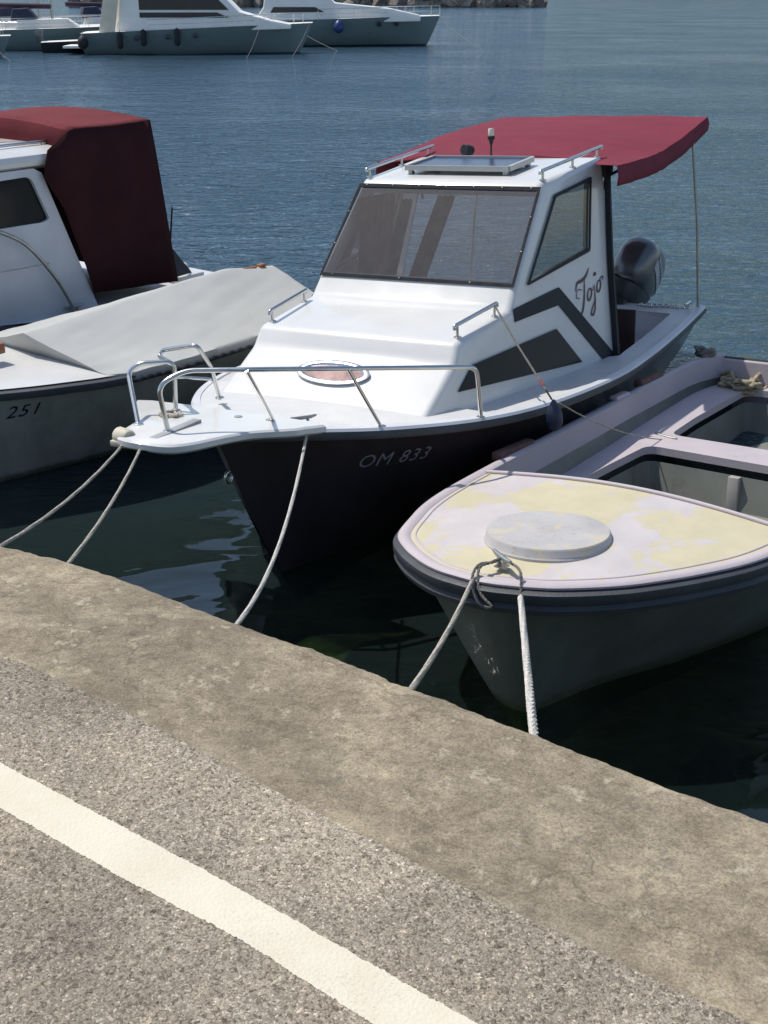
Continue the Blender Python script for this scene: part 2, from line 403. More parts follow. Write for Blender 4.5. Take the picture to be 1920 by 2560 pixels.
def asphalt_mat():
    N = NT('worn_asphalt'); P = N.obj()
    P2 = N.n('ShaderNodeVectorMath', {0: P, 1: N.n('ShaderNodeTexNoise', {'Vector': P, 'Scale': 60., 'Detail': 3.}).outputs['Color']}, operation='MULTIPLY_ADD').outputs[0]
    wv = N.n('ShaderNodeVectorMath', {0: N.n('ShaderNodeTexNoise', {'Vector': P, 'Scale': 90., 'Detail': 3.}).outputs['Color'], 3: .012}, operation='SCALE').outputs[0]
    P2 = N.n('ShaderNodeVectorMath', {0: P, 1: wv}, operation='ADD').outputs[0]
    v = N.n('ShaderNodeTexVoronoi', {'Vector': P2, 'Scale': 260., 'Randomness': 1.}); v2 = N.n('ShaderNodeTexVoronoi', {'Vector': P2, 'Scale': 105.})
    rc = N.n('ShaderNodeSeparateColor', {0: v.outputs['Color']}).outputs[0]; rc2 = N.n('ShaderNodeSeparateColor', {0: v2.outputs['Color']}).outputs[1]
    cc = N.ramp(rc, [(.0, (.12, .102, .082)), (.16, (.235, .207, .172)), (.6, (.315, .28, .235)), (.90, (.375, .337, .29)), (.98, (.48, .44, .38)), (1., (.58, .535, .465))])
    big = N.ramp(rc2, [(.0, (.45, .42, .40)), (.10, (.80, .78, .76)), (.5, (1, 1, 1)), (.88, (1.05, 1.05, 1.03)), (1, (1.5, 1.45, 1.38))])
    cc = N.mix(.8, cc, big, 'MULTIPLY')
    pit = N.ramp(N.noise(P, 85, 5, .8), [(.36, (.34, .31, .29)), (.47, (1, 1, 1))]); cc = N.mix(.8, cc, pit, 'MULTIPLY')
    cc = N.mix(.6, cc, N.ramp(v.outputs['Distance'], [(.45, (1, 1, 1)), (.85, (.55, .53, .52))]), 'MULTIPLY')
    lo = N.noise(P, 3.2, 6, .65); cc = N.mix(1., cc, N.ramp(lo, [(.3, (.74, .72, .70)), (.5, (.97, .97, .96)), (.7, (1.14, 1.12, 1.08))]), 'MULTIPLY')
    st = N.noise(P, 14, 5, .7); cc = N.mix(N.ramp(st, [(.62, (0, 0, 0)), (.70, (.45, .45, .45))]), cc, (.085, .078, .07))
    lo2 = N.noise(P, 1.2, 5, .65); cc = N.mix(1., cc, N.ramp(lo2, [(.38, (.90, .875, .84)), (.65, (1.26, 1.235, 1.18))]), 'MULTIPLY')
    b_ = N.bsdf(**{'Base Color': cc, 'Roughness': .9, 'Specular IOR Level': .25})
    h = N.math('SUBTRACT', N.math('MULTIPLY', rc, .6), v.outputs['Distance'])
    bp = N.n('ShaderNodeBump', {'Height': h, 'Strength': .45, 'Distance': .003}); N.l(bp.outputs[0], b_.inputs['Normal'])
    return N.m
def edge_line(tab, jit, seed, n=420, x0=-9, x1=9):
    out = []
    for i in range(n + 1):
        s = i / n; x = x0 + (x1 - x0) * s
        x = math.copysign(abs(x) ** 1.6 / 9 ** .6, x)
        y = lut(tab, x)
        q = noise.noise(Vector((x * 9, seed, 0))) * jit * .6 + noise.noise(Vector((x * 23, seed, 4))) * jit * .6 + noise.noise(Vector((x * 70, seed, 9))) * jit * .3
        out.append(Vector((x - .5 * q, y - .8 * q, 0)))
    return out
E1 = edge_line(edge_pts, .012, 1., 1400); J1 = edge_line(joint_pts, .004, 5., 1400)
dn = Vector((.54, .84, 0))
rows = []
for e, j in zip(E1, J1):
    ch = .012 * noise.noise(Vector((e.x * 9, 2, 7))) + .004 * noise.noise(Vector((e.x * 60, 2, 7)))
    rows.append([j + Vector((0, 0, ZT - .25)), j + Vector((0, 0, ZT)), j.lerp(e, .5) + Vector((0, 0, ZT + .004)), e - dn * .05 + Vector((0, 0, ZT + .003)), e - dn * .016 + Vector((0, 0, ZT - .001)),
                 e - dn * .004 + Vector((0, 0, ZT - .007)), e + dn * (.002 + ch * .3) + Vector((0, 0, ZT - .02)), e + dn * ch * .4 + Vector((0, 0, ZT - .12)), e + Vector((0, 0, ZT - .35)), e + dn * .0 + Vector((0, 0, -1.6))])
bm = bmesh.new(); grid(bm, rows)
props(link('quay_edge', bm, concrete_mat(), smooth=50), kind='structure')
bm = bmesh.new()
A = [j + Vector((0, 0, ZT + .0012)) + dn * (.003 + .004 * noise.noise(Vector((j.x * 60, 3, 1))) + .005 * noise.noise(Vector((j.x * 190, 3, 1)))) for j in J1]
grid(bm, [[Vector((a.x, a.y, ZT - .0005)) + dn * .001 for a in A], A, [a - dn * .05 for a in A], [Vector((a.x - 1, a.y - 1.5, ZT + .001)) for a in A], [Vector((a.x * 2.5 - 4, a.y - 18, ZT + .001)) for a in A]])
props(link('road', bm, asphalt_mat()), kind='structure')
# the painted line
N = NT('cream_road_paint'); P = N.obj()
cc = N.ramp(N.noise(P, 8, 6, .6), [(.3, (.60, .545, .43)), (.7, (.66, .61, .50))])
cr = N.ramp(N.noise(P, 120, 6, .8), [(.64, (0, 0, 0)), (.69, (.8, .8, .8))])
cc = N.mix(cr, cc, (.28, .25, .22))
wear = N.ramp(N.noise(P, 2.2, 4), [(.45, (0, 0, 0)), (.7, (1, 1, 1))])
cr2 = N.math('MULTIPLY', N.ramp(N.noise(P, 210, 5, .8), [(.55, (0, 0, 0)), (.61, (.9, .9, .9))]), wear); cc = N.mix(cr2, cc, (.30, .27, .23))
b_ = N.bsdf(**{'Base Color': cc, 'Roughness': .8, 'Specular IOR Level': .3})
v = N.n('ShaderNodeTexVoronoi', {'Vector': P, 'Scale': 125.}).outputs['Distance']
N.l(N.n('ShaderNodeBump', {'Height': v, 'Strength': .25, 'Distance': .003}).outputs[0], b_.inputs['Normal'])
PAINT = N.m
up = [(-9, 5.3), (-3, 3.32), (-.871, 2.178), (-.554, 1.96), (-.281, 1.77), (0, 1.562), (.6, 1.12), (9, -5.2)]
lw = [(-9, 5.18), (-3, 3.17), (-.823, 2.017), (-.521, 1.804), (-.266, 1.639), (-.023, 1.448), (.55, 1.03), (9, -5.3)]
U1 = []; L1_ = []
for i in range(2600):
    x = -3 + 5 * i / 2599
    f = lambda s: .0020 * noise.noise(Vector((x * 25, s, 0))) + .0028 * noise.noise(Vector((x * 170, s, 0))) + .003 * noise.noise(Vector((x * 420, s, 0)))
    U1.append(Vector((x, lut(up, x) + f(1.5), ZT + .0028))); L1_.append(Vector((x, lut(lw, x) + f(8.5), ZT + .0028)))
bm = bmesh.new(); grid(bm, [[Vector((p.x, p.y, ZT)) for p in U1], U1, L1_, [Vector((p.x, p.y, ZT)) for p in L1_]])
props(link('road_marking', bm, PAINT), kind='structure')

# ============================================================ the white cabin boat with the plum hull
MB = frame(.52387417, 7.88646162, 28.773018, 3.03143641, 2.03653123)
boat = root('cabin_cruiser', MB, 'small white cabin boat with dark plum hull, maroon rear awning and open bow pulpit', 'boat')
sheer = [(2.82, .015, .89), (2.73, .09, .872), (2.45, .33, .83), (2.11, .66, .79), (1.61, .95, .74), (1.03, 1.115, .70), (.1, 1.195, .64), (-.66, 1.185, .61), (-1.5, 1.15, .6), (-2.24, 1.105, .6), (-2.55, 1.085, .605)]
SH = resample(sheer, 50)
keel = []
for p in SH:
    s = max(0, min(1, (2.82 - p.x) / 5.4))
    ku = 2.10 - s ** 1.15 * 4.48 if s > 0 else 2.10
    keel.append((ku, -.35 if s > .02 else -.33, .95 - .62 * min(1, s * 1.55)))
keel[0] = (2.10, -.35, 1.0)
MIR = lambda L: [Vector((p[0], -p[1], p[2])) for p in L]
bm = bmesh.new(); rows = hull_rows(SH, MIR(SH), keel, 14); V = grid(bm, rows)
bm.faces.new(V[-1])
hull = link('hull', bm, PLUM, boat, 40)
# rubbing strake
def offs(L, d, dz):
    out = []
    for i, p in enumerate(L):
        t = (L[min(i + 1, len(L) - 1)] - L[max(i - 1, 0)]); n = Vector((-t.y, t.x, 0)).normalized()
        if n.y < 0: n = -n
        out.append(p + n * d + Vector((0, 0, dz)))
    return out
def strake(name, L, mirror, prof, m, parent):
    bm = bmesh.new()
    rows = [[o for o in offs(L, d, dz)] for d, dz in prof]; rows = list(map(list, zip(*rows)))
    if mirror: rows = [[Vector((p.x, -p.y, p.z)) for p in r] for r in rows]
    V = grid(bm, rows, True); bm.faces.new(V[0]); bm.faces.new(V[-1])
    return link(name, bm, m, parent, 50)
for mr in (False, True):
    strake('rubbing_strake', SH, mr, [(-.01, -.045), (.022, -.045), (.03, -.02), (.022, -.002), (-.01, -.002)], RUBBER, boat)
    strake('gunwale_trim', SH, mr, [(-.03, -.004), (.022, -.001), (.012, .014), (-.03, .017)], BLUEWHITE, boat)
CB = lambda u, z: .965 - .075 * u - .165 * z
# deck sheets
def zdeck(u): return interp([(-3, .585), (-.7, .59), (.486, .585), (1.2, .655), (1.7, .735), (1.85, .765), (2.3, .83), (2.9, .90)], u)
bm = bmesh.new()
FD = [p for p in SH if p.x > 1.5]
rows = []
for p in FD:
    rows.append([Vector((p.x, p.y * k / 8, p.z + .012 + .02 * (1 - (k / 8) ** 2) * min(1, p.y * 2))) for k in range(8, -9, -1)])
    rows[-1] = [Vector((q.x, q.y - math.copysign(.012, q.y) * (abs(q.y) > .02), q.z)) for q in rows[-1]]
grid(bm, rows)
SD = [p for p in SH if p.x <= 1.62]
for s in (1, -1):
    rows = []
    for p in SD:
        inner = (CB(p.x, .6) - .06) if p.x > -.62 else ((p.y - .21) if p.x > -2.33 else .01)
        rows.append([Vector((p.x, s * (inner + (p.y - .02 - inner) * k / 4), p.z + (.014 if k == 4 else (-.012 if p.x > -.7 else -.005) + .0 * k))) for k in range(5)])
    grid(bm, rows)
deck = link('deck', bm, WHITE2, boat, 30)
# cockpit well
def inn(p): return (CB(p.x, .6) - .06) if p.x > -.62 else (p.y - .21)
WELL = [p for p in SH if -2.36 < p.x < -.55]
bm = bmesh.new()
for s_ in (1, -1): grid(bm, [[Vector((p.x, s_ * (inn(p)), p.z - .012)) for p in WELL], [Vector((p.x, s_ * (inn(p) - .015), .30)) for p in WELL], [Vector((p.x, s_ * (inn(p) - .18), .13)) for p in WELL]])
box(bm, (-2.34, -.90, .16), (-2.30, .90, .590)); box(bm, (-2.31, -.70, .12), (-.5, .70, .14)); box(bm, (-.6, -.55, .12), (1.5, .55, .14))
link('cockpit', bm, BLUEWHITE, boat)
boxobj('side_seat', (-2.30, .45, .14), (-1.5, .80, .36), BLUEWHITE, boat, .012)
boxobj('cabin_door', (-1.60, .63, .15), (-1.57, .80, .74), DKBROWN, boat, .004)
# cabin shell : outer solid minus inner cavity minus window openings
prof = [(1.87, .73), (1.87, .755), (1.46, .985), (1.385, 1.10), (.725, 1.163), (.62, 1.285), (.075, 1.858), (-.90, 1.93), (-.655, .50), (-.65, .42), (1.0, .42), (1.5, .56)]
def solid(profile, dv, bevs=True, k0=0.):
    bm = bmesh.new()
    P = [bm.verts.new((u, CB(u, z) - dv, z)) for u, z in profile]; Q = [bm.verts.new((u, -CB(u, z) + dv, z)) for u, z in profile]
    n = len(profile); bm.faces.new(P[::-1]); bm.faces.new(Q)
    es = []
    for i in range(n):
        j = (i + 1) % n; bm.faces.new((P[i], P[j], Q[j], Q[i]))
    bmesh.ops.recalc_face_normals(bm, faces=bm.faces[:])
    bm.edges.ensure_lookup_table()
    if bevs:
        lon = [e for e in bm.edges if (e.verts[0] in P and e.verts[1] in P or e.verts[0] in Q and e.verts[1] in Q) and min(v.co.z for v in e.verts) > .58 and not (min(v.co.x for v in e.verts) < -.6 and max(v.co.x for v in e.verts) < -.6)]
        crs = [e for e in bm.edges if (e.verts[0] in P) != (e.verts[1] in P) and e.verts[0].co.z > .8 and e.verts[0].co.x > -.5]
        bmesh.ops.bevel(bm, geom=lon + crs, offset=.038, segments=4, affect='EDGES', profile=.5, clamp_overlap=True)
    return bm
def inset_prof(d):
    return [(1.2, .40), (1.55, .55), (1.78, .70), (1.78, .755), (1.43, .95), (1.36, 1.065), (.70, 1.125), (.58, 1.26), (.055, 1.82), (-1.2, 1.91), (-1.2, .40)]
cabin = link('cabin', solid(prof, 0), WHITE, boat)
cutters = [link('cut', solid(inset_prof(.04), .035, False), None)]
def prism_side(poly, v0=.3, v1=1.3):
    out = []
    for s in (1, -1):
        bm = bmesh.new(); A = [bm.verts.new((u, s * v0, z)) for u, z in poly]; B = [bm.verts.new((u, s * v1, z)) for u, z in poly]
        n = len(poly); bm.faces.new(A); bm.faces.new(B[::-1])
        for i in range(n): bm.faces.new((A[i], A[(i + 1) % n], B[(i + 1) % n], B[i]))
        out.append(link('cut', bm))
    return out
sidewin = [(1.481, .836), (1.284, .948), (.165, .941), (-.156, .655)]
topwin = [(.49, 1.270), (-.055, 1.765), (-.652, 1.826), (-.485, 1.348)]
cutters += prism_side(inset_poly(sidewin, .012)); cutters += prism_side(round_poly(inset_poly(topwin, .012), .015, 2))
# windscreen opening
WT = [(.12, 1.792), (.612, 1.305)]
def wsp(t, v): # t 0 top, 1 bottom on the windscreen plane
    u = .10 + (.625 - .10) * t; z = 1.8316 + (1.2797 - 1.8316) * t
    return Vector((u, v, z))
wn = Vector((.725, 0, .689))
def wsz(u): return 1.285 + (.62 - u) * (1.858 - 1.285) / (.62 - .075)
def wpt(u, v, off=0): return Vector((u, v, wsz(u))) + wn * off
wc = [(.118, .655), (.118, -.655), (.618, -.69), (.618, .69)]
bm = bmesh.new(); wi = [(.135, .635), (.135, -.635), (.60, -.67), (.60, .67)]
A = [bm.verts.new(wpt(u, v, .1)) for u, v in wi]; B = [bm.verts.new(wpt(u, v, -.12)) for u, v in wi]
bm.faces.new(A); bm.faces.new(B[::-1])
for i in range(4): bm.faces.new((A[i], A[(i + 1) % 4], B[(i + 1) % 4], B[i]))
cutters.append(link('cut', bm))
for c in cutters:
    c.parent = boat
    b2 = bmesh.new(); b2.from_mesh(c.data); bmesh.ops.recalc_face_normals(b2, faces=b2.faces[:]); b2.to_mesh(c.data); b2.free()
    md = cabin.modifiers.new('b', 'BOOLEAN'); md.operation = 'DIFFERENCE'; md.solver = 'EXACT'; md.object = c
me = evalmesh(cabin); cabin.modifiers.clear(); cabin.data = me; me.materials.clear(); me.materials.append(WHITE)
for p in me.polygons: p.use_smooth = True
me.set_sharp_from_angle(angle=R(32))
for c in cutters: bpy.data.objects.remove(c)
# glass and frames
bm = bmesh.new(); V = [bm.verts.new(wpt(u, v, .004)) for u, v in wc]; bm.faces.new(V)
ws = link('windscreen', bm, WSGLASS, cabin)
poly_panel('windscreen_frame', [(a[0], a[1]) for a in [(.110, .662), (.110, -.662), (.626, -.697), (.626, .697)]], [[(.130, .645), (.130, -.645), (.611, -.680), (.611, .680)]], lambda u, v: wpt(u, v, .011), .005, GASKET, ws)
sc = [wpt(.118, v, .013) for v in (-.6, -.4, -.2, 0, .2, .4, .6)] + [wpt(.618, v, .013) for v in (-.6, -.1, .4)] + [wpt(u, s * (.65 + (u - .12) * .07), .013) for u in (.27, .45) for s in (1, -1)]
screw_row('screw', sc, .0045, DULL, ws, wn)
for s in (1, -1):
    pl = lambda off: (lambda u, z: Vector((u, s * (CB(u, z) + off), z)))
    poly_panel('side_window', sidewin, [], pl(.006), .005, DARKGLASS if s > 0 else SIDEGLASS, cabin)
    g = poly_panel('cabin_window', round_poly(inset_poly(topwin, .008), .015, 2), [], pl(.002), 0, SIDEGLASS, cabin)
    poly_panel('window_frame', round_poly(topwin, .02, 2), [round_poly(inset_poly(topwin, .02), .012, 2)], pl(.009), .008, BLACK, g)
    stripe = [(.680, 1.166), (.06, 1.190), (.015, 1.178), (-.784, .536), (-.769, .485), (-.624, .492), (.075, 1.076), (.710, 1.085)]
    stripe = round_poly([(.70, 1.163), (.045, 1.190), (-.784, .534), (-.765, .487), (-.628, .492), (.082, 1.080), (.715, 1.084)], .012, 2)
    poly_panel('stripe', [(min(u, .70), z) for u, z in stripe], [], pl(.004), .003, BLACK, cabin)
    poly_panel('rear_trim', [(-.895, 1.90), (-.925, 1.90), (-.79, 1.27), (-.70, .53), (-.66, .53), (-.765, 1.27)], [], pl(.006), .04, BLACK, cabin)
# post seen through the lower window
boxobj('interior_post', (.05, .70, .5), (.10, .74, .93), BLUEWHITE, cabin)
# panel seam
bm = bmesh.new(); tube(bm, [(.70, -.70, 1.1725), (.70, .70, 1.1725)], .004, 6); link('seam', bm, GREYIN, cabin)
# oval hatch on the sloping nose
sl = Vector((.23, 0, .41)).normalized(); oc = Vector((1.615, -.02, .905)); ou = Vector((0, 1, 0)); ov = sl.cross(ou).normalized()
def oval(r1, r2, off): return [oc + ou * r1 * math.cos(t * math.pi / 16) + ov * r2 * math.sin(t * math.pi / 16) + sl * off for t in range(32)]
nrm = Vector((.985 - .755, 0, 1.87 - 1.46)).normalized()
def oval(r1, r2, off): return [oc + ou * r1 * math.cos(t * math.pi / 16) + ov * r2 * math.sin(t * math.pi / 16) + nrm * off for t in range(32)]
bm = bmesh.new(); grid(bm, [oval(.24, .095, -.02), oval(.245, .10, .012), oval(.225, .083, .018), oval(.20, .065, .012), oval(.195, .06, .006)], True)
hat = link('oval_window', bm, STEEL, cabin, 60)
bm = bmesh.new(); bm.faces.new([bm.verts.new(p) for p in oval(.20, .065, .007)]); link('pane', bm, mat('pink_tinted_glass', (.42, .26, .23), .15, var=.5, vscale=9, coat=.5), hat)
# name
def ribbon(bm, pts, wds):
    P = cat_rom([Vector((a, b, 0)) for a, b in pts], 8); n = len(P); L = []
    for i, p in enumerate(P):
        d = (P[min(i + 1, n - 1)] - P[max(i - 1, 0)]).normalized(); q = Vector((-d.y, d.x, 0)); s = i / (n - 1)
        wd = 1.35 * (wds[0] + (wds[1] - wds[0]) * math.sin(math.pi * s)); L.append((p + q * wd, p - q * wd))
    a = [x for x, _ in L]; b = [y for _, y in L]
    grid(bm, [a, b])
bm = bmesh.new()
ribbon(bm, [(-.2, .62), (-.08, .80), (.12, .78), (.34, .82), (.5, .97)], (.008, .036))
ribbon(bm, [(.24, .78), (.20, .5), (.12, .2), (.0, -.04), (-.16, -.10), (-.24, .0), (-.16, .06)], (.010, .026))
ribbon(bm, [(.10, .52), (-.10, .62), (-.18, .45), (-.05, .35)], (.006, .012))
def oo(x, y, r):
    ribbon(bm, [(x + r * math.cos(t) * .75 + .25 * r * math.sin(t), y + r * 1.15 * math.sin(t)) for t in [1.2 + k * math.pi / 4 for k in range(10)]], (.010, .022))
oo(.40, .26, .13)
ribbon(bm, [(.46, .36), (.56, .30), (.60, .40)], (.006, .010))
ribbon(bm, [(.66, .42), (.64, .15), (.58, -.2), (.48, -.36), (.38, -.30), (.46, -.16), (.66, .02)], (.008, .024))
ribbon(bm, [(.70, .64), (.74, .70), (.78, .64)], (.018, .03))
oo(.86, .28, .13)
ribbon(bm, [(.92, .38), (1.0, .46), (1.10, .44), (1.06, .34)], (.008, .016))
for v_ in bm.verts:
    x, y = v_.co.x, v_.co.y
    u = -.27 - x * .36; z = 1.04 + y * .215 + x * .004
    z = .985 + y * .235 + x * .055
    v_.co = Vector((u, CB(u, z) + .005, z))
link('name_lettering', bm, REDLET, cabin)
# hull registration letters
wrap_text('registration_letters', 'OM 833', .118, .30, (2.18, .80, .585), (-.72, .69, -.035), (.02, 0.02, 1.0), hull, (-.62, -.78, 0), .003, LETTER, boat, 1.12)
# handrails on roof and foredeck
def handrail(a, b, h, posts, parent, name='handrail'):
    a, b = Vector(a), Vector(b); up = Vector((0, 0, h)); d = (b - a).normalized() * .02
    o = link(name, tube(bmesh.new(), fillet([a - d + up * .7, a - d + up, b + d + up, b + d + up * .7], .012), .0125, 10), STEEL, parent, 60)
    for t in posts:
        p = a.lerp(b, t); bm = bmesh.new(); tube(bm, [p, p + up], .009, 8); lathe(bm, [(.024, 0), (.024, .006), (.012, .012)], 12, Matrix.Translation(p)); link('rail_foot', bm, STEEL, o, 60)
    return o
for s in (1, -1):
    handrail((.045, s * .635, 1.857), (-1.0, s * .665, 1.935), .062, (0.02, .5, .93), cabin)
    handrail((1.315, s * .635, 1.104), (.86, s * .675, 1.146), .075, (0.02, .98), cabin)
# solar panel
def rz(u): return 1.858 + (.075 - u) * (1.93 - 1.858) / .975
sp = bmesh.new()
pu0, pu1, pv0, pv1 = -.10, -.54, -.42, .345
fr = lambda u, v, o: Vector((u, v, rz(u) + .045 + o))
def bar(bm, a, b, w, h):
    a, b = Vector(a), Vector(b); d = (b - a).normalized(); n = d.cross(Vector((0, 0, 1))).normalized() * w / 2; z = Vector((0, 0, h / 2))
    R1 = [a - n - z, a + n - z, a + n + z, a - n + z]; R2 = [p + (b - a) for p in R1]
    V = grid(bm, [R1, R2], True); bm.faces.new(V[0]); bm.faces.new(V[1])
spf = bmesh.new()
for a, b in (((pu0, pv0), (pu0, pv1)), ((pu1, pv0), (pu1, pv1)), ((pu0 - .013, pv0), (pu1 + .013, pv0)), ((pu0 - .013, pv1), (pu1 + .013, pv1))): bar(spf, fr(*a, 0), fr(*b, 0), .025, .034)
spo = link('solar_panel', spf, mat('aluminium', (.45, .45, .44), .5, .5, var=.1), cabin)
N = NT('solar_cells'); P = N.obj()
br = N.n('ShaderNodeTexBrick', {'Vector': P, 'Scale': 8.6, 'Color1': lin((.02, .03, .075)), 'Color2': lin((.025, .035, .085)), 'Mortar': lin((.10, .12, .18)), 'Mortar Size': .012, 'Brick Width': 1., 'Row Height': 1.}, offset=0.)
b_ = N.bsdf(**{'Base Color': br.outputs[0], 'Roughness': .22, 'Specular IOR Level': .35})
bm = bmesh.new(); bm.faces.new([bm.verts.new(fr(u, v, .006)) for u, v in ((pu0, pv0), (pu0, pv1), (pu1, pv1), (pu1, pv0))]); link('cells', bm, N.m, spo)
for u in (pu0 - .03, pu1 + .03):
    for v in (pv0 + .03, pv1 - .03): boxobj('bracket', (u - .02, v - .015, rz(u)), (u + .02, v + .015, rz(u) + .030), DULL, spo, .002)
# all-round light and searchlight
lt = link('mast_light', tube(bmesh.new(), [(-.80, -.088, 1.922), (-.80, -.088, 2.04)], .007, 8), BLACK, cabin)
link('lamp_base', lathe(bmesh.new(), [(.010, -.005), (.016, .02), (.026, .03), (.026, .05), (.015, .055)], 14, Matrix.Translation((-.80, -.088, 2.03))), BLACK, lt, 40)
link('lens', lathe(bmesh.new(), [(.020, 0), (.022, .01), (.022, .045), (.018, .052)], 14, Matrix.Translation((-.80, -.088, 2.082))), mat('pale_lens', (.62, .58, .48), .3), lt, 40)
link('foot', lathe(bmesh.new(), [(.022, 0), (.022, .012), (.01, .03)], 14, Matrix.Translation((-.80, -.088, 1.922))), BLACK, lt, 40)
sl_ = link('searchlight', lathe(bmesh.new(), [(.02, -.05), (.034, -.035), (.038, .0), (.042, .04), (.036, .045)], 18, axisM((-.78, -.262, 1.985), (.9, -.25, .12))), BLACK, cabin, 40)
link('foot', tube(bmesh.new(), [(-.78, -.262, 1.918), (-.78, -.262, 1.96)], .012, 8), BLACK, sl_, 40)
# curtains inside
def curtain(name, a, b, z0, z1, m, lean=0., waves=5, amp=.012):
    a, b = Vector(a), Vector(b); n = 40; d = (b - a); nn = Vector((-d.y, d.x, 0)).normalized()
    top = [a.lerp(b, i / n) + nn * amp * math.sin(i / n * waves * 2 * math.pi) for i in range(n + 1)]
    rows = []
    for t in (0, .25, .5, .75, 1):
        rows.append([Vector((p.x + lean * t, p.y, z1 + (z0 - z1) * t)) for p in top])
    bm = bmesh.new(); grid(bm, rows); return link(name, bm, m, cabin, 60)
def wcurtain(v0, v1, m, lab, off=-.05, lean=0., amp=.008, waves=3):
    rows = []
    for i in range(13):
        t = i / 12; v = v0 + (v1 - v0) * t; rows.append([wpt(u, v + lean * (u - .12) / .5, off + amp * math.sin(t * waves * 2 * math.pi)) for u in (.135, .25, .37, .49, .595)])
    bm = bmesh.new(); grid(bm, rows); o = link('curtain', bm, m, cabin, 60); o['label'] = lab
wcurtain(-.075, .055, CURTAIN, 'dark curtain with pale floral pattern at the middle of the windscreen')
wcurtain(-.375, -.285, mat('dark_curtain', (.03, .025, .03), .9), 'narrow dark strip hanging behind the windscreen', -.10, .10)
curtain('curtain', (.20, -.60, 0), (-.30, -.615, 0), .8, 1.74, MCURT, .18, 6)['label'] = 'brown curtain by the far side window'
boxobj('dashboard', (.30, -.62, 1.06), (.62, .62, 1.10), GREYIN, cabin, .01)
boxobj('interior_bulkhead', (-.02, -.66, .42), (0.0, .10, .98), MCURT, cabin, .002)
# bow platform
pf = []
outl = [(3.24, -.10), (3.235, .0), (3.20, .08), (3.10, .14), (2.95, .19), (2.82, .26), (2.72, .38), (2.64, .44), (2.52, .42)]
pts = outl + [(u, -.20 - v) for u, v in reversed(outl)]
pts = [(p.x, p.y) for p in cat_rom([(a, b, 0) for a, b in pts], 3)]
zp_ = lambda u: .945 - (3.24 - u) * .045
bm = bmesh.new()
rings = []
for ins, dz in ((.02, -.050), (0, -.036), (0, -.010), (.010, 0)):
    q = inset_poly(pts, ins) if ins else pts
    rings.append([Vector((u, v, zp_(u) + dz)) for u, v in q])
V = grid(bm, rings, True); bm.faces.new(V[0]); bm.faces.new(V[-1])
plat = link('bow_platform', bm, WHITE, boat, 40)
bm = bmesh.new()
bm.free()
for (u, v) in ((2.62, .02), (2.60, .20)):
    link('inspection_cap', lathe(bmesh.new(), [(.022, 0), (.020, .003)], 14, Matrix.Translation((u, v, zp_(u) + .001))), GREYIN, plat, 40)
boxobj('anchor_slot', (2.80, -.125, zp_(2.9) - .004), (3.15, -.075, zp_(2.9) + .012), GREYIN, plat, .002)
bm = bmesh.new(); lathe(bm, [(.035, -.05), (.042, -.04), (.042, .04), (.035, .05)], 14, axisM((3.16, -.27, .93), (.3, 1, 0)))
box(bm, (3.08, -.33, .885), (3.20, -.20, .915), .006)
br_ = link('anchor_roller', bm, mat('weathered_cream_plastic', (.52, .48, .38), .6, var=.2), plat, 40)
# pulpit rails
def rail(pts, r=.0125, fil=.07): return tube(bmesh.new(), fillet(pts, fil, 7), r, 10)
rz_ = 1.22
pul = link('pulpit', rail([(3.02, -.11, .925), (3.04, -.13, 1.17), (2.93, -.05, 1.225), (2.78, .24, 1.222), (1.84, 1.00, 1.09), (1.64, .935, .755)], .0125, .06), STEEL, boat, 60)
link('stanchion', tube(bmesh.new(), [(2.56, .22, .855), (2.80, .225, 1.22)], .010, 8), STEEL, pul, 60)
link('stanchion', tube(bmesh.new(), [(2.16, .60, .80), (2.40, .555, 1.167)], .010, 8), STEEL, pul, 60)
pul2 = link('pulpit', rail([(2.975, -.335, .925), (2.80, -.52, 1.14), (2.77, -.47, 1.185), (2.66, -.33, 1.185), (2.66, -.35, .92)], .0125, .05), STEEL, boat, 60)
link('upper_loop', rail([(2.66, -.34, 1.17), (2.50, -.56, 1.155), (2.48, -.55, 1.185), (2.50, -.30, 1.24), (2.42, -.28, 1.10), (2.16, -.44, .85)], .0115, .04), STEEL, pul2, 60)
link('lower_rail', rail([(2.66, -.33, 1.09), (2.45, -.50, 1.035), (2.28, -.37, .995), (2.17, -.43, .86)], .009, .05), STEEL, pul2, 60)
bm = bmesh.new()
pass
bm.free()
for p in ((3.02, -.11, .935), (2.975, -.335, .932), (2.56, .22, .865), (2.16, .60, .805), (1.64, .93, .752), (2.66, -.35, .918), (2.16, -.44, .85)): link('rail_foot', lathe(bmesh.new(), [(.026, 0), (.026, .006), (.014, .012)], 12, Matrix.Translation(p)), STEEL, pul, 50)
# bow eye and cleats
link('bow_eye', tube(bmesh.new(), [(2.72 + .03 * math.cos(t), .005 + .0 * t, .62 + .03 * math.sin(t)) for t in [k * math.pi / 6 for k in range(12)]], .008, 8, True), STEEL, boat, 60)
def cleat(name, p, d, parent, m=DULL, s=1.):
    p = Vector(p); d = Vector(d).normalized(); bm = bmesh.new(); h = Vector((0, 0, .035 * s))
    tube(bm, [p - d * .07 * s + h * 1.15, p - d * .04 * s + h, p + d * .04 * s + h, p + d * .07 * s + h * 1.15], [.006 * s, .010 * s, .010 * s, .006 * s], 8)
    for k in (-1, 1): tube(bm, [p + d * .022 * k * s, p + d * .022 * k * s + h], .009 * s, 8)
    box(bm, p - Vector((.02, .02, 0)) * s, p + Vector((.02, .02, .006)) * s)
    return link(name, bm, m, parent, 50)
cleat('cleat', (2.44, .30, .862), (1, -.8, 0), boat)
cleat('cleat', (-2.44, .98, .605), (1, 0, 0), boat, STEEL, 1.2)
cleat('cleat', (-2.44, -.98, .605), (1, 0, 0), boat, STEEL, 1.2)
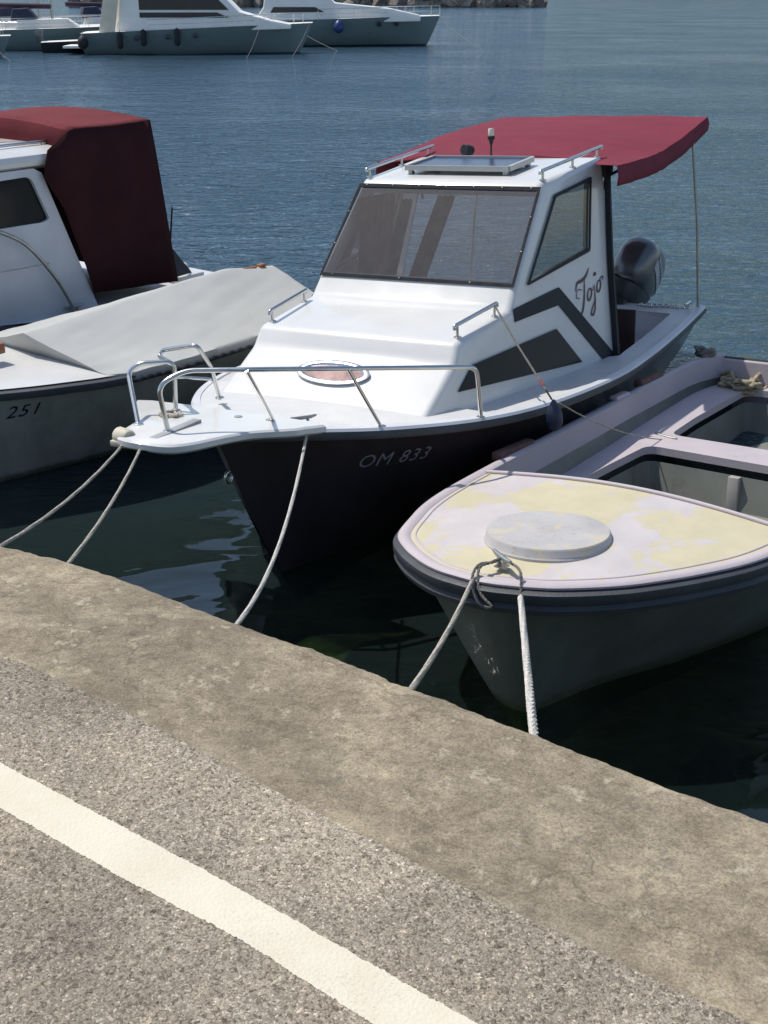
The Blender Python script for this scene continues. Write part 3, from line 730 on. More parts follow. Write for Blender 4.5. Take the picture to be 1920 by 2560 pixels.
bm = bmesh.new()
for i in range(9): 
    c0 = Vector((-2.45 + .02 * math.sin(i), .58 + i * .045, .612)); bmesh.ops.create_icosphere(bm, subdivisions=1, radius=.018 + .008 * rnd.random(), matrix=Matrix.Translation(c0))
link('chain', bm, STEEL, boat, 60)
# awning
def zaw(u): return interp([(-3.0, 2.112), (-2.9, 2.108), (-2.46, 2.085), (-2.0, 2.055), (-1.68, 2.03), (-1.3, 1.985), (-1.0, 1.945), (-.55, 1.905)][::1], u)
def znear(u): return interp([(-3.0, 2.112), (-2.94, 2.104), (-2.46, 2.027), (-2.05, 1.965), (-1.68, 1.926), (-1.25, 1.905), (-.91, 1.90), (-.55, 1.905)], u)
rows = []; aw = bmesh.new(); nu, nv = 52, 24
for i in range(nu + 1):
    u = -.60 - i / nu * 2.34
    r = []
    for j in range(nv + 1):
        q = j / nv * 2 - 1; v = q * .92
        # rear corners curve in slightly, front is cut back to the cabin roof
        uf = u
        if abs(q) < .78 and u > -.86: uf = -.86 - (u + .60) * -.02
        z = zaw(u) + .012 * (1 - q * q) + (znear(u) - zaw(u)) * max(0, (q - .1) / .9) ** 1.3
        z += .006 * noise.noise(Vector((u * 3, v * 3, 1)))
        z += .006 * math.exp(-((i - 22) / .8) ** 2) + .004 * noise.noise(Vector((u * 9, v * 2.5, 3)))
        r.append(Vector((uf, v, z)))
    rows.append(r)
grid(aw, rows)
def val(L, out, h):
    A = L; B = [p + Vector((0, 0, -h(p) * .5)) + Vector(out) * .016 for p in L]; C = [p + Vector((0, 0, -h(p))) + Vector(out) * .008 for p in L]
    grid(aw, [A, B, C])
val([r[-1] for r in rows], (0, 1, 0), lambda p: .135 if p.x > -2.3 else .135 - (-2.3 - p.x) * .04)
val([r[0] for r in rows], (0, -1, 0), lambda p: .13)
val(rows[-1], (-1, 0, 0), lambda p: .10)
bmesh.ops.remove_doubles(aw, verts=aw.verts[:], dist=.0005)
awn = link('awning', aw, MAROON, boat, 55)
md = awn.modifiers.new('s', 'SOLIDIFY'); md.thickness = .004
bm = bmesh.new(); tube(bm, [(-1.55, -.90, 1.96), (-1.52, -.5, 1.985), (-1.52, 0, 1.99), (-1.52, .5, 1.965), (-1.5, .90, 1.86)], .010, 8); link('awning_bow', bm, STEEL, awn, 60)
for s in (1, -1):
    link('awning_pole', tube(bmesh.new(), [(-2.50, s * 1.055, .60), (-2.50, s * 1.0, 1.3), (-2.52, s * .905, 2.03)], .0125, 8), mat('tarnished_pole', (.36, .36, .33), .45, .7, var=.2), awn, 60)
    link('awning_arm', tube(bmesh.new(), [(-.90, s * .70, 1.62), (-.93, s * .74, 1.80), (-1.05, s * .84, 1.86), (-1.4, s * .90, 1.89)], .011, 8), BLACK, awn, 60)
boxobj('awning_bracket', (-1.02, .66, 1.80), (-.86, .76, 1.89), BLACK, awn, .012)
# outboard motor (tilted up on the transom)
MM = Matrix.Translation((-2.72, .30, .54)) @ Matrix.Rotation(R(-26), 4, 'Y') @ Matrix.Rotation(R(-18), 4, 'X') @ Matrix.Scale(1.12, 4)
def superell(bm, prof, nx=24, M=None, e=2.7):
    rows = []
    for z, cx, rx, ry in prof:
        r = []
        for k in range(nx):
            t = 2 * math.pi * k / nx; c, s_ = math.cos(t), math.sin(t)
            r.append(Vector((cx + rx * math.copysign(abs(c) ** (2 / e), c), ry * math.copysign(abs(s_) ** (2 / e), s_), z)))
        rows.append([M @ p for p in r] if M else r)
    V = grid(bm, rows, True); bm.faces.new(V[0][::-1]); bm.faces.new(V[-1])
mot = link('outboard_motor', None or (lambda b: (superell(b, [(.17, -.02, .24, .155), (.20, -.02, .265, .175), (.30, -.015, .265, .18), (.40, 0, .25, .172), (.47, .01, .215, .15), (.515, .02, .16, .11), (.53, .02, .10, .07)], 28, MM), b)[1])(bmesh.new()), MOTOR, boat, 50)
link('cowl_skirt', (lambda b: (superell(b, [(-.06, .0, .16, .12), (.0, .0, .20, .14), (.10, -.01, .235, .16), (.165, -.02, .25, .165)], 28, MM), b)[1])(bmesh.new()), MOTORD, mot, 50)
link('drive_leg', (lambda b: (superell(b, [(-.75, -.03, .09, .02), (-.5, 0, .09, .035), (-.2, 0, .11, .06), (-.06, 0, .13, .09)], 20, MM), b)[1])(bmesh.new()), MOTORD, mot, 50)
boxobj('clamp_bracket', (.10, -.12, -.22), (.24, .12, .02), MOTORD, mot, .01, MM)
def cowlpt(x, z, off=.004):
    prof_ = [(.17, -.02, .24, .155), (.20, -.02, .265, .175), (.30, -.015, .265, .18), (.40, 0, .25, .172), (.47, .01, .215, .15), (.515, .02, .16, .11)]
    cx, rx, ry = interp(prof_, z); c = max(-.98, min(.98, (x - cx) / rx)); y = ry * (1 - abs(c) ** 2.7) ** (1 / 2.7)
    return MM @ Vector((x, y + off, z))
bm = bmesh.new(); grid(bm, [[cowlpt(-.21 + k * .042, .19 + .035 * k * .55) for k in range(9)], [cowlpt(-.21 + k * .042, .225 + .040 * k * .6) for k in range(9)]]); link('decal', bm, DECAL, mot)
bm = bmesh.new()
for k in range(6):
    x = -.16 + k * .045; z = .285 + k * .022
    grid(bm, [[cowlpt(x, z), cowlpt(x + .028, z + .012)], [cowlpt(x - .006, z + .045), cowlpt(x + .022, z + .057)]])
link('decal', bm, DECAL, mot)
# starboard bow items : coil of rope on the platform
def coil(name, c, r, turns, tr, m, parent=None, lab=None, flat=.35, seed=1, Mx=None):
    rr = random.Random(seed); pts = []
    for i in range(turns * 10):
        a = i / 10 * 2 * math.pi + rr.random() * .5; k = r * (.35 + .75 * rr.random())
        pts.append(Vector(c) + Vector((math.cos(a) * k, math.sin(a) * k, flat * r * (i / (turns * 10)) * (.4 + .8 * rr.random()))))
    pts = cat_rom(pts, 3)
    if Mx: pts = [Mx @ p for p in pts]
    return link(name, tube(bmesh.new(), pts, tr, 6), m, parent, 70)
W_ = lambda q, M=MB: M @ Vector(q)
o = coil('rope_coil', (2.76, -.30, .925), .055, 5, .008, ROPE, Mx=MB); props(o, 'small pale rope coil knotted on the bow platform inside the pulpit', 'rope')

# ------------------------------------------------------------ ropes
def twist(name, pts, r, m, strands=3, pitch=None):
    """laid rope: strands wound round a centre line"""
    pts = [Vector(p) for p in pts]
    # resample evenly
    L = [0]
    for a, b in zip(pts, pts[1:]): L.append(L[-1] + (b - a).length)
    pitch = pitch or r * 9; step = pitch / 8; n = max(4, int(L[-1] / step)); Q = []; k = 0
    for i in range(n + 1):
        s = L[-1] * i / n
        while k < len(L) - 2 and L[k + 1] < s: k += 1
        t = (s - L[k]) / max(1e-9, L[k + 1] - L[k]); Q.append(pts[k].lerp(pts[k + 1], t))
    bm = bmesh.new()
    for j in range(strands):
        P = []
        for i, p in enumerate(Q):
            d = (Q[min(i + 1, n)] - Q[max(i - 1, 0)]).normalized(); a = d.cross(Vector((0, 0, 1)))
            a = a.normalized() if a.length > .05 else Vector((1, 0, 0)); b = d.cross(a)
            ph = 2 * math.pi * (i / 8 + j / strands); P.append(p + (a * math.cos(ph) + b * math.sin(ph)) * r * .52)
        tube(bm, P, r * .56, 5)
    return link(name, bm, m, None, 70)
def sag(a, b, s, n=24, skew=1.):
    a, b = Vector(a), Vector(b)
    return [a.lerp(b, i / n) - Vector((0, 0, s * 4 * (i / n) ** skew * (1 - (i / n) ** skew))) for i in range(n + 1)]
QA, QB, QC = Vector((-1.29, 3.43, 1.32)), Vector((-1.02, 3.30, 1.32)), Vector((-.45, 2.93, 1.30))
g = 'thin mooring lines from the plum boat'
props(twist('mooring_rope', sag(W_((3.14, -.28, .90)), QA, .045), .007, ROPE), 'thin pale rope running from the white bow roller to the quay at far left', 'rope', g)
props(twist('mooring_rope', sag(W_((3.10, -.20, .90)), QB, .04), .007, ROPE), 'shorter pale rope from the bow roller to the quay, right of its neighbour', 'rope', g)
props(twist('mooring_rope', sag(W_((2.47, .345, .865)), QC, .17), .008, ROPEW), 'slack white rope curving from the plum gunwale cleat to the quay', 'rope', g)

# ============================================================ right boat
MR = frame(.664, 4.55, 39.376, 4.562, 4.462)
rb = root('rowing_boat', MR, 'wide pinkish white open boat with worn yellow foredeck and dark rubber rim', 'boat')
PINK = mat('faded_pink_white_paint', (.46, .41, .43), .6, var=.07, vscale=3, bump=.2, bscale=120, dirt=((.30, .27, .26), 7, .6, .35))
DGREEN = hullmat('grey_green_hull', (.10, .11, .10), .03, .45, .078)
zs = lambda u: .742 - .034 * u
RP = [(.435, -.10), (.436, -.02), (.425, .05), (.405, .12), (.35, .25), (.295, .34), (.18, .475), (.06, .58), (-.17, .73), (-.46, .86), (-.9, .93), (-1.5, .96), (-2.3, .99), (-3.2, 1.02), (-3.9, 1.0), (-4.25, .96)]
RS = [(.435, -.10), (.432, -.16), (.415, -.24), (.375, -.34), (.30, -.47), (.18, -.60), (-.05, -.70), (-.21, -.755), (-.44, -.80), (-.8, -.84), (-1.25, -.88), (-1.76, -.92), (-2.32, -.965), (-3.2, -1.04), (-3.85, -1.08), (-4.25, -1.02)]
SP = resample([(a, b, zs(a)) for a, b in RP], 75); SS = resample([(a, b, zs(a)) for a, b in RS], 75)
n = len(SP); kk = []
for i in range(n):
    s = i / (n - 1); kk.append((-.14 - max(0, s - .22) * 5.2, -.35, 1.30 - .90 * min(1, s * 2.2)))
def stemrow(P, Q, K, nt=14):
    return None
bm = bmesh.new(); rows = hull_rows(SP, SS, kk, 14); V = grid(bm, rows); bm.faces.new(V[-1])
rhull = link('hull', bm, DGREEN, rb, 50)
rp2 = [Vector((p.x, p.y, p.z)) for p in reversed(SS)] + SP[1:]
def offs2(L, d, dz, cen=Vector((-1.8, 0, 0))):
    out = []
    for i, p in enumerate(L):
        t = L[min(i + 1, len(L) - 1)] - L[max(i - 1, 0)]; q = Vector((t.y, -t.x, 0)).normalized()
        if q.dot(p - cen) < 0: q = -q
        out.append(Vector((p.x + q.x * d, p.y + q.y * d, p.z + dz)))
    return out
def rimstrip(name, L, prof, m, parent):
    rows = list(map(list, zip(*[offs2(L, d, dz) for d, dz in prof]))); bm = bmesh.new(); V = grid(bm, rows, True); bm.faces.new(V[0]); bm.faces.new(V[-1])
    return link(name, bm, m, parent, 50)
rimstrip('rubber_rim', rp2, [(-.01, -.11), (.018, -.11), (.030, -.085), (.018, -.066), (.034, -.050), (.034, -.018), (.01, -.004), (-.01, -.004)], RUBBER, rb)
rimstrip('gunwale', rp2, [(.010, .000), (.012, .010), (.002, .020), (-.030, .022), (-.046, .012), (-.046, .0)], PINK, rb)
LL = [p for p in SS if p.x < -.75]; PL = [p for p in SP if p.x < -.75]
zb = lambda u: .45 - .045 * u
bm = bmesh.new()
for L in (LL, PL):
    A = offs2(L, -.043, .012); B = [Vector((p.x, p.y, zb(p.x) - .012)) for p in offs2(L, -.060, 0)]; grid(bm, [A, [a.lerp(b, .5) for a, b in zip(A, B)], B])
link('inner_wall', bm, PINK, rb, 60)
bm = bmesh.new(); box(bm, (-4.27, -1.0, .40), (-4.22, .95, .87), .01); link('transom', bm, PINK, rb)
lft = [p for p in offs2(LL, -.060, 0) if p.x > -4.2]; rgt = [p for p in offs2(PL, -.060, 0) if p.x > -4.2]
outer = [(p.x, p.y) for p in lft] + [(-4.22, lft[-1].y), (-4.22, rgt[-1].y)] + [(p.x, p.y) for p in reversed(rgt)]
h1 = round_poly([(-.95, -.66), (-1.9, -.69), (-2.45, -.68), (-2.41, .66), (-.95, .66)], .09, 5)
h2 = round_poly([(-2.74, -.67), (-3.2, -.71), (-4.12, -.735), (-4.15, .70), (-2.72, .66)], .09, 5)
benches = poly_panel('bench', outer, [h1, h2], lambda a, b: Vector((a, b, zb(a))), .05, PINK, rb)
def ring_edge(name, h, m, d0, z1):
    bm = bmesh.new(); a = [Vector((x, y, zb(x) - .048)) for x, y in inset_poly(h, -.006)]; b = [Vector((x, y, z1 - .045 * x)) for x, y in inset_poly(h, .03)]
    grid(bm, [a, b], True); return link(name, bm, m, benches)
GR2 = mat('grey_green_bilge_paint', (.17, .18, .16), .7, var=.2, vscale=3, dirt=((.07, .075, .06), 4, .55, .6))
ring_edge('well_side', h1, GR2, 0, .19); ring_edge('well_side', h2, GR2, 0, .16)
bm = bmesh.new(); grid(bm, [[Vector((u, v, .19 - .045 * u + (.0 if u > -2.6 else -.02))) for v in (-.62, 0, .62)] for u in (-.9, -2.4, -3.2, -4.15)]); link('floor', bm, GR2, rb)
boxobj('thwart_post', (-2.44, -.115, .28), (-2.39, -.045, .512), mat('grey_painted_post', (.36, .34, .32), .6), rb, .006)
bm = bmesh.new(); box(bm, (-3.0, -.10, .338), (-2.46, .45, .352), .004); link('floor_board', bm, PINK, rb)
# foredeck : crowned, with a lip along its aft edge
bsel = [q for q in rp2 if q.x > -.84]
bound = offs2(bsel, -.044, .010); cenp = Vector((-.22, .02, 0)); NA = 12
aft = [bound[-1].lerp(bound[0], k / 20) for k in range(1, 20)]
aft = [Vector((p.x - .03 * math.sin(math.pi * (k + 1) / 20), p.y, p.z + .055 * math.sin(math.pi * (k + 1) / 20))) for k, p in enumerate(aft)]
loop = bound + aft; nb = len(bound); rows = []
for k in range(NA + 1):
    t = k / NA; r = []
    for i, p in enumerate(loop):
        q = Vector((p.x, p.y, 0)).lerp(cenp, t); z = p.z + (.795 - p.z) * (1 - (1 - t) ** 1.6)
        r.append(Vector((q.x, q.y, z)))
    rows.append(r)
bm = bmesh.new(); grid(bm, rows, True); bmesh.ops.remove_doubles(bm, verts=bm.verts[:], dist=.0008)
N = NT('worn_yellow_deck_paint'); P = N.obj()
a = N.noise(P, 1.7, 9, .68, .2); b = N.noise(P, 16, 8, .8)
msk = N.ramp(N.math('ADD', N.math('MULTIPLY', a, .75), N.math('MULTIPLY', b, .25)), [(.472, (0, 0, 0)), (.478, (1, 1, 1))])
pk = N.ramp(N.noise(P, 5, 5), [(.3, (.46, .425, .425)), (.7, (.53, .49, .485))]); yl = N.ramp(N.noise(P, 8, 6), [(.3, (.48, .43, .235)), (.7, (.55, .49, .29))])
cc = N.mix(N.math('MULTIPLY', msk, .75), pk, yl)
sp_ = N.ramp(N.noise(P, 55, 6, .8), [(.70, (0, 0, 0)), (.75, (1, 1, 1))]); cc = N.mix(N.math('MULTIPLY', sp_, .4), cc, (.2, .15, .1))
scr = N.ramp(N.noise(N.n('ShaderNodeMapping', {'Vector': P, 'Rotation': (0, 0, .5), 'Scale': (1., 9., 1.)}).outputs[0], 9, 6, .8), [(.60, (0, 0, 0)), (.66, (.45, .45, .45))]); cc = N.mix(scr, cc, (.36, .33, .31))
b_ = N.bsdf(**{'Base Color': cc, 'Roughness': .55}); N.l(N.n('ShaderNodeBump', {'Height': N.math('ADD', N.noise(P, 80, 4), N.math('MULTIPLY', msk, .6)), 'Strength': .15, 'Distance': .004}).outputs[0], b_.inputs['Normal'])
fdeck = link('foredeck', bm, N.m, rb, 60)
edge = [bound[-1]] + aft + [bound[0]]
tubeobj('coaming', [p + Vector((-.004, 0, .006)) for p in edge], .012, PINK, fdeck)
tubeobj('toe_rail', [p + Vector((0, 0, .0)) for p in offs2(bsel, -.070, .012)], .006, PINK, fdeck)
bm = bmesh.new(); grid(bm, [[p for p in edge], [p + Vector((0, 0, -.12)) for p in edge]]); link('deck_beam', bm, GREYIN, fdeck)
N = NT('chipped_white_hatch'); P = N.obj()
cc = N.mix(N.ramp(N.noise(P, 48, 7, .8), [(.58, (0, 0, 0)), (.63, (.85, .85, .85))]), N.ramp(N.noise(P, 5, 5), [(.3, (.38, .365, .36)), (.7, (.46, .445, .44))]), (.30, .21, .13))
cc = N.mix(N.ramp(N.noise(P, 6, 5, .7), [(.56, (0, 0, 0)), (.62, (.5, .5, .5))]), cc, (.56, .48, .28))
N.bsdf(**{'Base Color': cc, 'Roughness': .6})
HM = Matrix.Translation((-.10, .02, .775)) 
link('round_hatch', lathe(bmesh.new(), [(.290, -.03), (.288, .0), (.280, .008), (.277, .034), (.270, .043), (.258, .045)], 56, HM), N.m, fdeck, 40)
cleat('mooring_ring', (.30, .04, .765), (.6, 1, 0), rb, DULL, 1.2)
def bow_box(name, c, lo, hi, m, ang=3): boxobj(name, lo, hi, m, rb, .01, Matrix.Translation(c) @ Matrix.Rotation(R(ang), 4, 'Z'))
bow_box('fender_board', (-1.22, -.90, .80), (-.19, -.03, -.02), (.19, .035, .03), OLDWOOD)
bow_box('fender_board', (-3.15, -1.05, .87), (-.18, -.03, -.02), (.18, .035, .03), OLDWOOD)
bow_box('rowlock_block', (-2.62, -.985, .845), (-.10, -.03, 0), (.10, .03, .03), PINK)
cleat('cleat', (-2.68, -.67, .572), (.3, 1, 0), rb, DULL, 1.3)
# ropes of the right boat
QD, QE = Vector((.065, 2.62, 1.30)), Vector((.37, 2.375, 1.31))
Wr = lambda q: MR @ Vector(q)
props(twist('mooring_rope', sag(Wr((.46, .0, .74)), QD, .03), .009, ROPE), 'left of two bow ropes from the yellow decked boat, thin and fraying', 'rope', 'bow ropes of the yellow decked boat')
props(twist('mooring_rope', sag(Wr((.40, .20, .70)), QE, .0), .0125, ROPEW, 3), 'thick taut white rope from the yellow decked boat to the quay', 'rope', 'bow ropes of the yellow decked boat')
props(twist('rope_knot', cat_rom([Wr(q) for q in ((.40, .20, .70), (.36, .17, .79), (.31, .08, .80), (.28, .03, .80), (.33, .02, .79), (.40, -.01, .79), (.46, .0, .74), (.48, .05, .66), (.46, .10, .65), (.46, .04, .70), (.41, .0, .78), (.35, .02, .795), (.29, .05, .81))], 8), .0065, ROPED), 'knotted grey rope bridle around the bow ring of the yellow decked boat', 'rope')
pile = coil('rope_pile', (-4.17, -.80, .66), .15, 9, .016, mat('tan_rope', (.36, .31, .20), .95, var=.5, vscale=30), lab=None, flat=.8, seed=5, Mx=MR)
props(pile, 'heap of tan rope in the stern corner of the pinkish open boat', 'rope')
props(coil('rope_pile', (-4.08, -1.06, .90), .07, 5, .015, ROPED, flat=1., seed=8, Mx=MR), 'dark and yellow rope wound over the rear gunwale corner of the pinkish boat', 'rope')
# fender hanging between the boats, its line and the line across
fa = W_((.875, .672, 1.225)); fb = W_((1.33, 1.19, .86)); fc = W_((1.30, 1.215, .80))
fl = props(twist('fender_line', [fa, fa.lerp(fb, .5) - Vector((0, 0, .01)), fb, fc], .006, ROPED), 'thin grey line from the foredeck handrail down to the navy fender', 'rope')
link('tape_mark', tube(bmesh.new(), [fa.lerp(fb, .89), fa.lerp(fb, .96)], .0075, 8), RED, fl)
props(link('fender', lathe(bmesh.new(), [(.008, .10), (.016, .085), (.032, .06), (.045, .02), (.047, -.02), (.04, -.05), (.024, -.07), (.008, -.08)], 20, axisM(fc + Vector((.02, -.01, -.10)), (-.1, .1, 1))), NAVY, None, 60), 'navy teardrop fender hanging against the plum hull', 'fender')
props(twist('spring_line', sag(fc + Vector((.03, -.05, 0)), Wr((-2.68, -.66, .60)), .05), .004, ROPE), 'thin pale line crossing from the navy fender to the cleat of the pinkish boat', 'rope')

# ============================================================ left boat with the grey cover
ML2 = frame(-1.9, 8.16, 38)
lb = root('covered_boat', ML2, 'grey hulled open boat under a taut pale grey canvas, 251 on its bow', 'boat')
t2 = [(1.92, .01, .80), (1.86, .10, .79), (1.66, .26, .77), (1.305, .435, .745), (.96, .60, .735), (.58, .725, .725), (0, .765, .72), (-.63, .755, .72), (-1.2, .70, .73), (-1.75, .60, .75)]
S2 = resample(t2, 45); k2 = []
for i, p in enumerate(S2):
    s = i / (len(S2) - 1); k2.append((1.55 - s * 3.2, -.3, 1.0 - .42 * min(1, s * 1.6)))
bm = bmesh.new(); V = grid(bm, hull_rows(S2, MIR(S2), k2, 12)); bm.faces.new(V[-1]); h2_ = link('hull', bm, GREYHULL, lb, 50)
for mr in (0, 1):
    strake('rubbing_strake', S2, mr, [(-.01, -.06), (.025, -.06), (.034, -.035), (.03, -.012), (.01, -.003), (-.01, -.003)], RUBBER, lb)
bm = bmesh.new(); grid(bm, [[Vector((p.x, p.y * k / 6 * .995, p.z + .008 + .03 * (1 - (k / 6) ** 2))) for k in range(6, -7, -1)] for p in S2 if p.x > .52]); link('foredeck', bm, WHITE, lb, 40)
wrap_text('registration_number', '251', .142, .35, (1.26, .62, .52), (-.86, .46, .02), (0.03, .12, 1.0), h2_, (-.42, -.86, .15), .004, BLACK, lb, 1.1)
# canvas cover
rows = []; nu, nv = 90, 56
for i in range(nu + 1):
    u = .80 - i / nu * 2.42
    rh = interp([(-1.7, .96), (-1.40, .985), (-1.07, 1.03), (-.73, 1.02), (.79, .925), (1, .92)], u)
    ue = min(u, .70 - .0)
    hb = interp([(-1.75, .62), (-1.2, .735), (-.63, .79), (0, .80), (.58, .76), (.7, .72), (.96, .62)], u)
    r = []
    for j in range(nv + 1):
        q = j / nv * 2 - 1; a = abs(q)
        z = rh + (.735 - rh) * a ** 1.12 - .02 * math.sin(math.pi * a) * (1 + .5 * math.sin(u * 5)) + .004 * noise.noise(Vector((u * 4, q * 5, 2)))
        # front end is pulled back toward the gunwales
        uu = u - (.12 * a if i < 1 else .12 * a * max(0, 1 - i / 18))
        z += .002 * math.sin(u * 9 + a * 2.5) * a ** 3 + .0015 * math.sin(u * 23 + a * 4 + 2 * noise.noise(Vector((u * 2, a, 0)))) * a ** 5 + .005 * noise.noise(Vector((u * 1.3 + a * 2.2, a * 9 - u * 3, 5)))
        r.append(Vector((uu, hb * q, z)))
    r = [r[0] + Vector((0, -.012, -.05))] + r + [r[-1] + Vector((0, .012, -.05))]
    rows.append(r)
fr_ = [Vector((p.x - .03 - .05 * (1 - abs(p.y) / .8), p.y * .98, max(.70, min(p.z - .13 * (1 - (abs(p.y) / .8)) - .06, .80)))) for p in rows[0]]
bm = bmesh.new(); grid(bm, [fr_] + rows); cv = link('canvas_cover', bm, GCANVAS, lb, 60)
md = cv.modifiers.new('s', 'SOLIDIFY'); md.thickness = .003
hem = [r[-1] + Vector((0, .006, 0)) for r in rows]
tubeobj('hem_cord', [p + Vector((0, 0, .008 * math.sin(i * 2))) for i, p in enumerate(hem)], .007, RUBBER, cv)
tubeobj('hem_cord', [p + Vector((.008, 0, 0)) for p in fr_[3:]], .007, RUBBER, cv)
tubeobj('ridge_pole', [(.72, 0, .90), (-1.05, 0, 1.0), (-1.42, 0, .975)], .018, WOOD, lb)
boxobj('wooden_chock', (.98, -.05, .84), (1.25, .05, .91), WOOD, lb, .01)
boxobj('stern_knob', (-1.52, -.025, .93), (-1.45, .025, 1.0), WOOD, lb, .01)
cleat('cleat', (1.35, .12, .79), (1, .2, 0), lb, STEEL)

# ============================================================ far left boat with the maroon canopy
ML1 = frame(-2.78, 10.69, 38)
cb = root('canopy_boat', ML1, 'white cabin boat with a dark maroon canvas canopy enclosing its stern', 'boat')
t1 = [(3.2, .02, .85), (3.0, .2, .80), (2.5, .5, .72), (1.9, .80, .63), (1.46, .93, .59), (.90, 1.06, .56), (0, 1.06, .55), (-.6, .98, .55), (-.95, .86, .56)]
S1 = resample(t1, 40); k1 = [(2.7 - 3.6 * i / (len(S1) - 1), -.3, 1 - .5 * min(1, 1.6 * i / len(S1))) for i in range(len(S1))]
bm = bmesh.new(); V = grid(bm, hull_rows(S1, MIR(S1), k1, 10)); bm.faces.new(V[-1]); link('hull', bm, mat('blue_black_hull', (.02, .024, .035), .35), cb, 50)
for mr in (0, 1): strake('rubbing_strake', S1, mr, [(-.01, -.05), (.025, -.05), (.03, -.02), (.01, -.003), (-.01, -.003)], RUBBER, cb)
bm = bmesh.new(); grid(bm, [[Vector((p.x, p.y * k / 6 * .995, p.z + .008)) for k in range(6, -7, -1)] for p in S1]); link('deck', bm, BLUEWHITE, cb, 40)
C1 = lambda u, z: .80 + (.62 - z) * -.0 + .06 * (1.7 - z) / 1.1
csp = [(2.1, 1.73), (1.0, 1.73), (.93, 1.69), (.56, .56), (2.75, .60), (2.6, 1.0)]
cwin = round_poly([(1.9, 1.67), (1.03, 1.685), (.905, 1.33), (.98, 1.305), (2.15, 1.32)], .07, 5)
for s in (1, -1):
    pl = (lambda s: lambda off: (lambda u, z: Vector((u, s * (C1(u, z) + off), z))))(s)
    cs = poly_panel('cabin_side', csp, [inset_poly(cwin, .01)], pl(0), .04, BLUEWHITE, cb)
    poly_panel('cabin_window', cwin, [], pl(.004), .004, DARKGLASS, cs)
    poly_panel('porthole', round_poly([(1.75, 1.02), (1.35, 1.0), (1.38, .90), (1.6, .88)], .04, 4), [], pl(.004), .004, DARKGLASS, cs)
bm = bmesh.new(); grid(bm, [[Vector((u, v, z)) for v in (-.8, 0, .8)] for u, z in ((2.1, 1.72), (2.55, 1.05), (2.75, .6))]); link('cabin_front', bm, BLUEWHITE, cb)
bm = bmesh.new()
ro = round_poly([(2.3, .85), (.75, .85), (.48, .72), (.46, -.72), (.75, -.85), (2.3, -.85)], .2, 6)
V = grid(bm, [[Vector((u, v, z + .03 * (1 - v * v))) for u, v in (inset_poly(ro, i_) if i_ else ro)] for i_, z in ((.10, 1.70), (.012, 1.745), (0, 1.78), (.02, 1.82), (.10, 1.85), (.35, 1.862))], True); bm.faces.new(V[0]); bm.faces.new(V[-1])
rf = link('cabin_roof', bm, WHITE, cb, 40)
for s in (1, -1): handrail((1.9, s * .62, 1.845), (.72, s * .62, 1.845), .05, (.02, .5, .98), rf)
# canopy : box of canvas with cambered top
rows = []
for i in range(13):
    u = .66 - i / 12 * .86; r = []
    for j in range(17):
        q = j / 16 * 2 - 1; v = .87 * q; z = 2.005 + .05 * (1 - q * q) - .012 * math.sin(math.pi * (i / 12)) + (-.02 if i == 0 else 0)
        r.append(Vector((u, v, z)))
    rows.append(r)
bm = bmesh.new(); grid(bm, rows)
F0 = rows[0]; grid(bm, [F0, [p + Vector((.06, 0, -.19)) for p in F0]])
bmesh.ops.remove_doubles(bm, verts=bm.verts[:], dist=.001)
cn = link('canopy', bm, DKMAROON, cb, 45); md = cn.modifiers.new('s', 'SOLIDIFY'); md.thickness = .004
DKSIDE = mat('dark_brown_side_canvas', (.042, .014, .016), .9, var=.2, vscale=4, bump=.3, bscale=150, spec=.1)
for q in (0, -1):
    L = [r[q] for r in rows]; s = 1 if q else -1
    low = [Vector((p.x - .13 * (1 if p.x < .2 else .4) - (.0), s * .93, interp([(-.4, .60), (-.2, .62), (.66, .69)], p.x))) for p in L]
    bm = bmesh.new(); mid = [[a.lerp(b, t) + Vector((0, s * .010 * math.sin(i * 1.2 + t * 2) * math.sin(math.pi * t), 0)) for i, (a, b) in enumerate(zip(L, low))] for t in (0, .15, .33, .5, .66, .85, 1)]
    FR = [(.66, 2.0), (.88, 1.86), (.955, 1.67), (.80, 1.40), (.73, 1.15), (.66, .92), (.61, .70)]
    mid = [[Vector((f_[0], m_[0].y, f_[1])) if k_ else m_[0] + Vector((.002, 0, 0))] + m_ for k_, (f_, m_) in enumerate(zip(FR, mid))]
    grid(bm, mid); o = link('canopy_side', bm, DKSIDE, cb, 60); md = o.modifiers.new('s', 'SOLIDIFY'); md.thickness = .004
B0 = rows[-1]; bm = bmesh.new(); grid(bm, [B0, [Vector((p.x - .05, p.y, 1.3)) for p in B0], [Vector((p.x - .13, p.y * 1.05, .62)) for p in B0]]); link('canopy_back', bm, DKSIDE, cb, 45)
bm = bmesh.new(); grid(bm, [[Vector((-.20, .86, 1.28)), Vector((-.31, .93, .66))], [Vector((-.26, .87, 1.0)), Vector((-.62, .80, .63))]]); link('canvas_flap', bm, BLACK, cb)
tubeobj('flagstaff', [(-.34, .84, .9), (-.40, .84, 1.25)], .008, BLACK, cb)
tubeobj('side_rail', cat_rom([(1.9, .98, 1.36), (1.6, .98, 1.36), (1.415, .97, 1.30), (1.215, .965, 1.165), (.989, .96, .87), (.847, .96, .58)], 6), .016, DULL, cb)
tubeobj('wire', [(1.05, .97, 1.02), (1.3, .97, 1.02), (2.2, .97, 1.05)], .004, DULL, cb)
cleat('cleat', (.83, .93, .57), (1, 0, 0), cb, DULL, 1.4)
boxobj('stern_locker', (-.72, .52, .56), (-.42, .86, .63), WHITE, cb, .012)
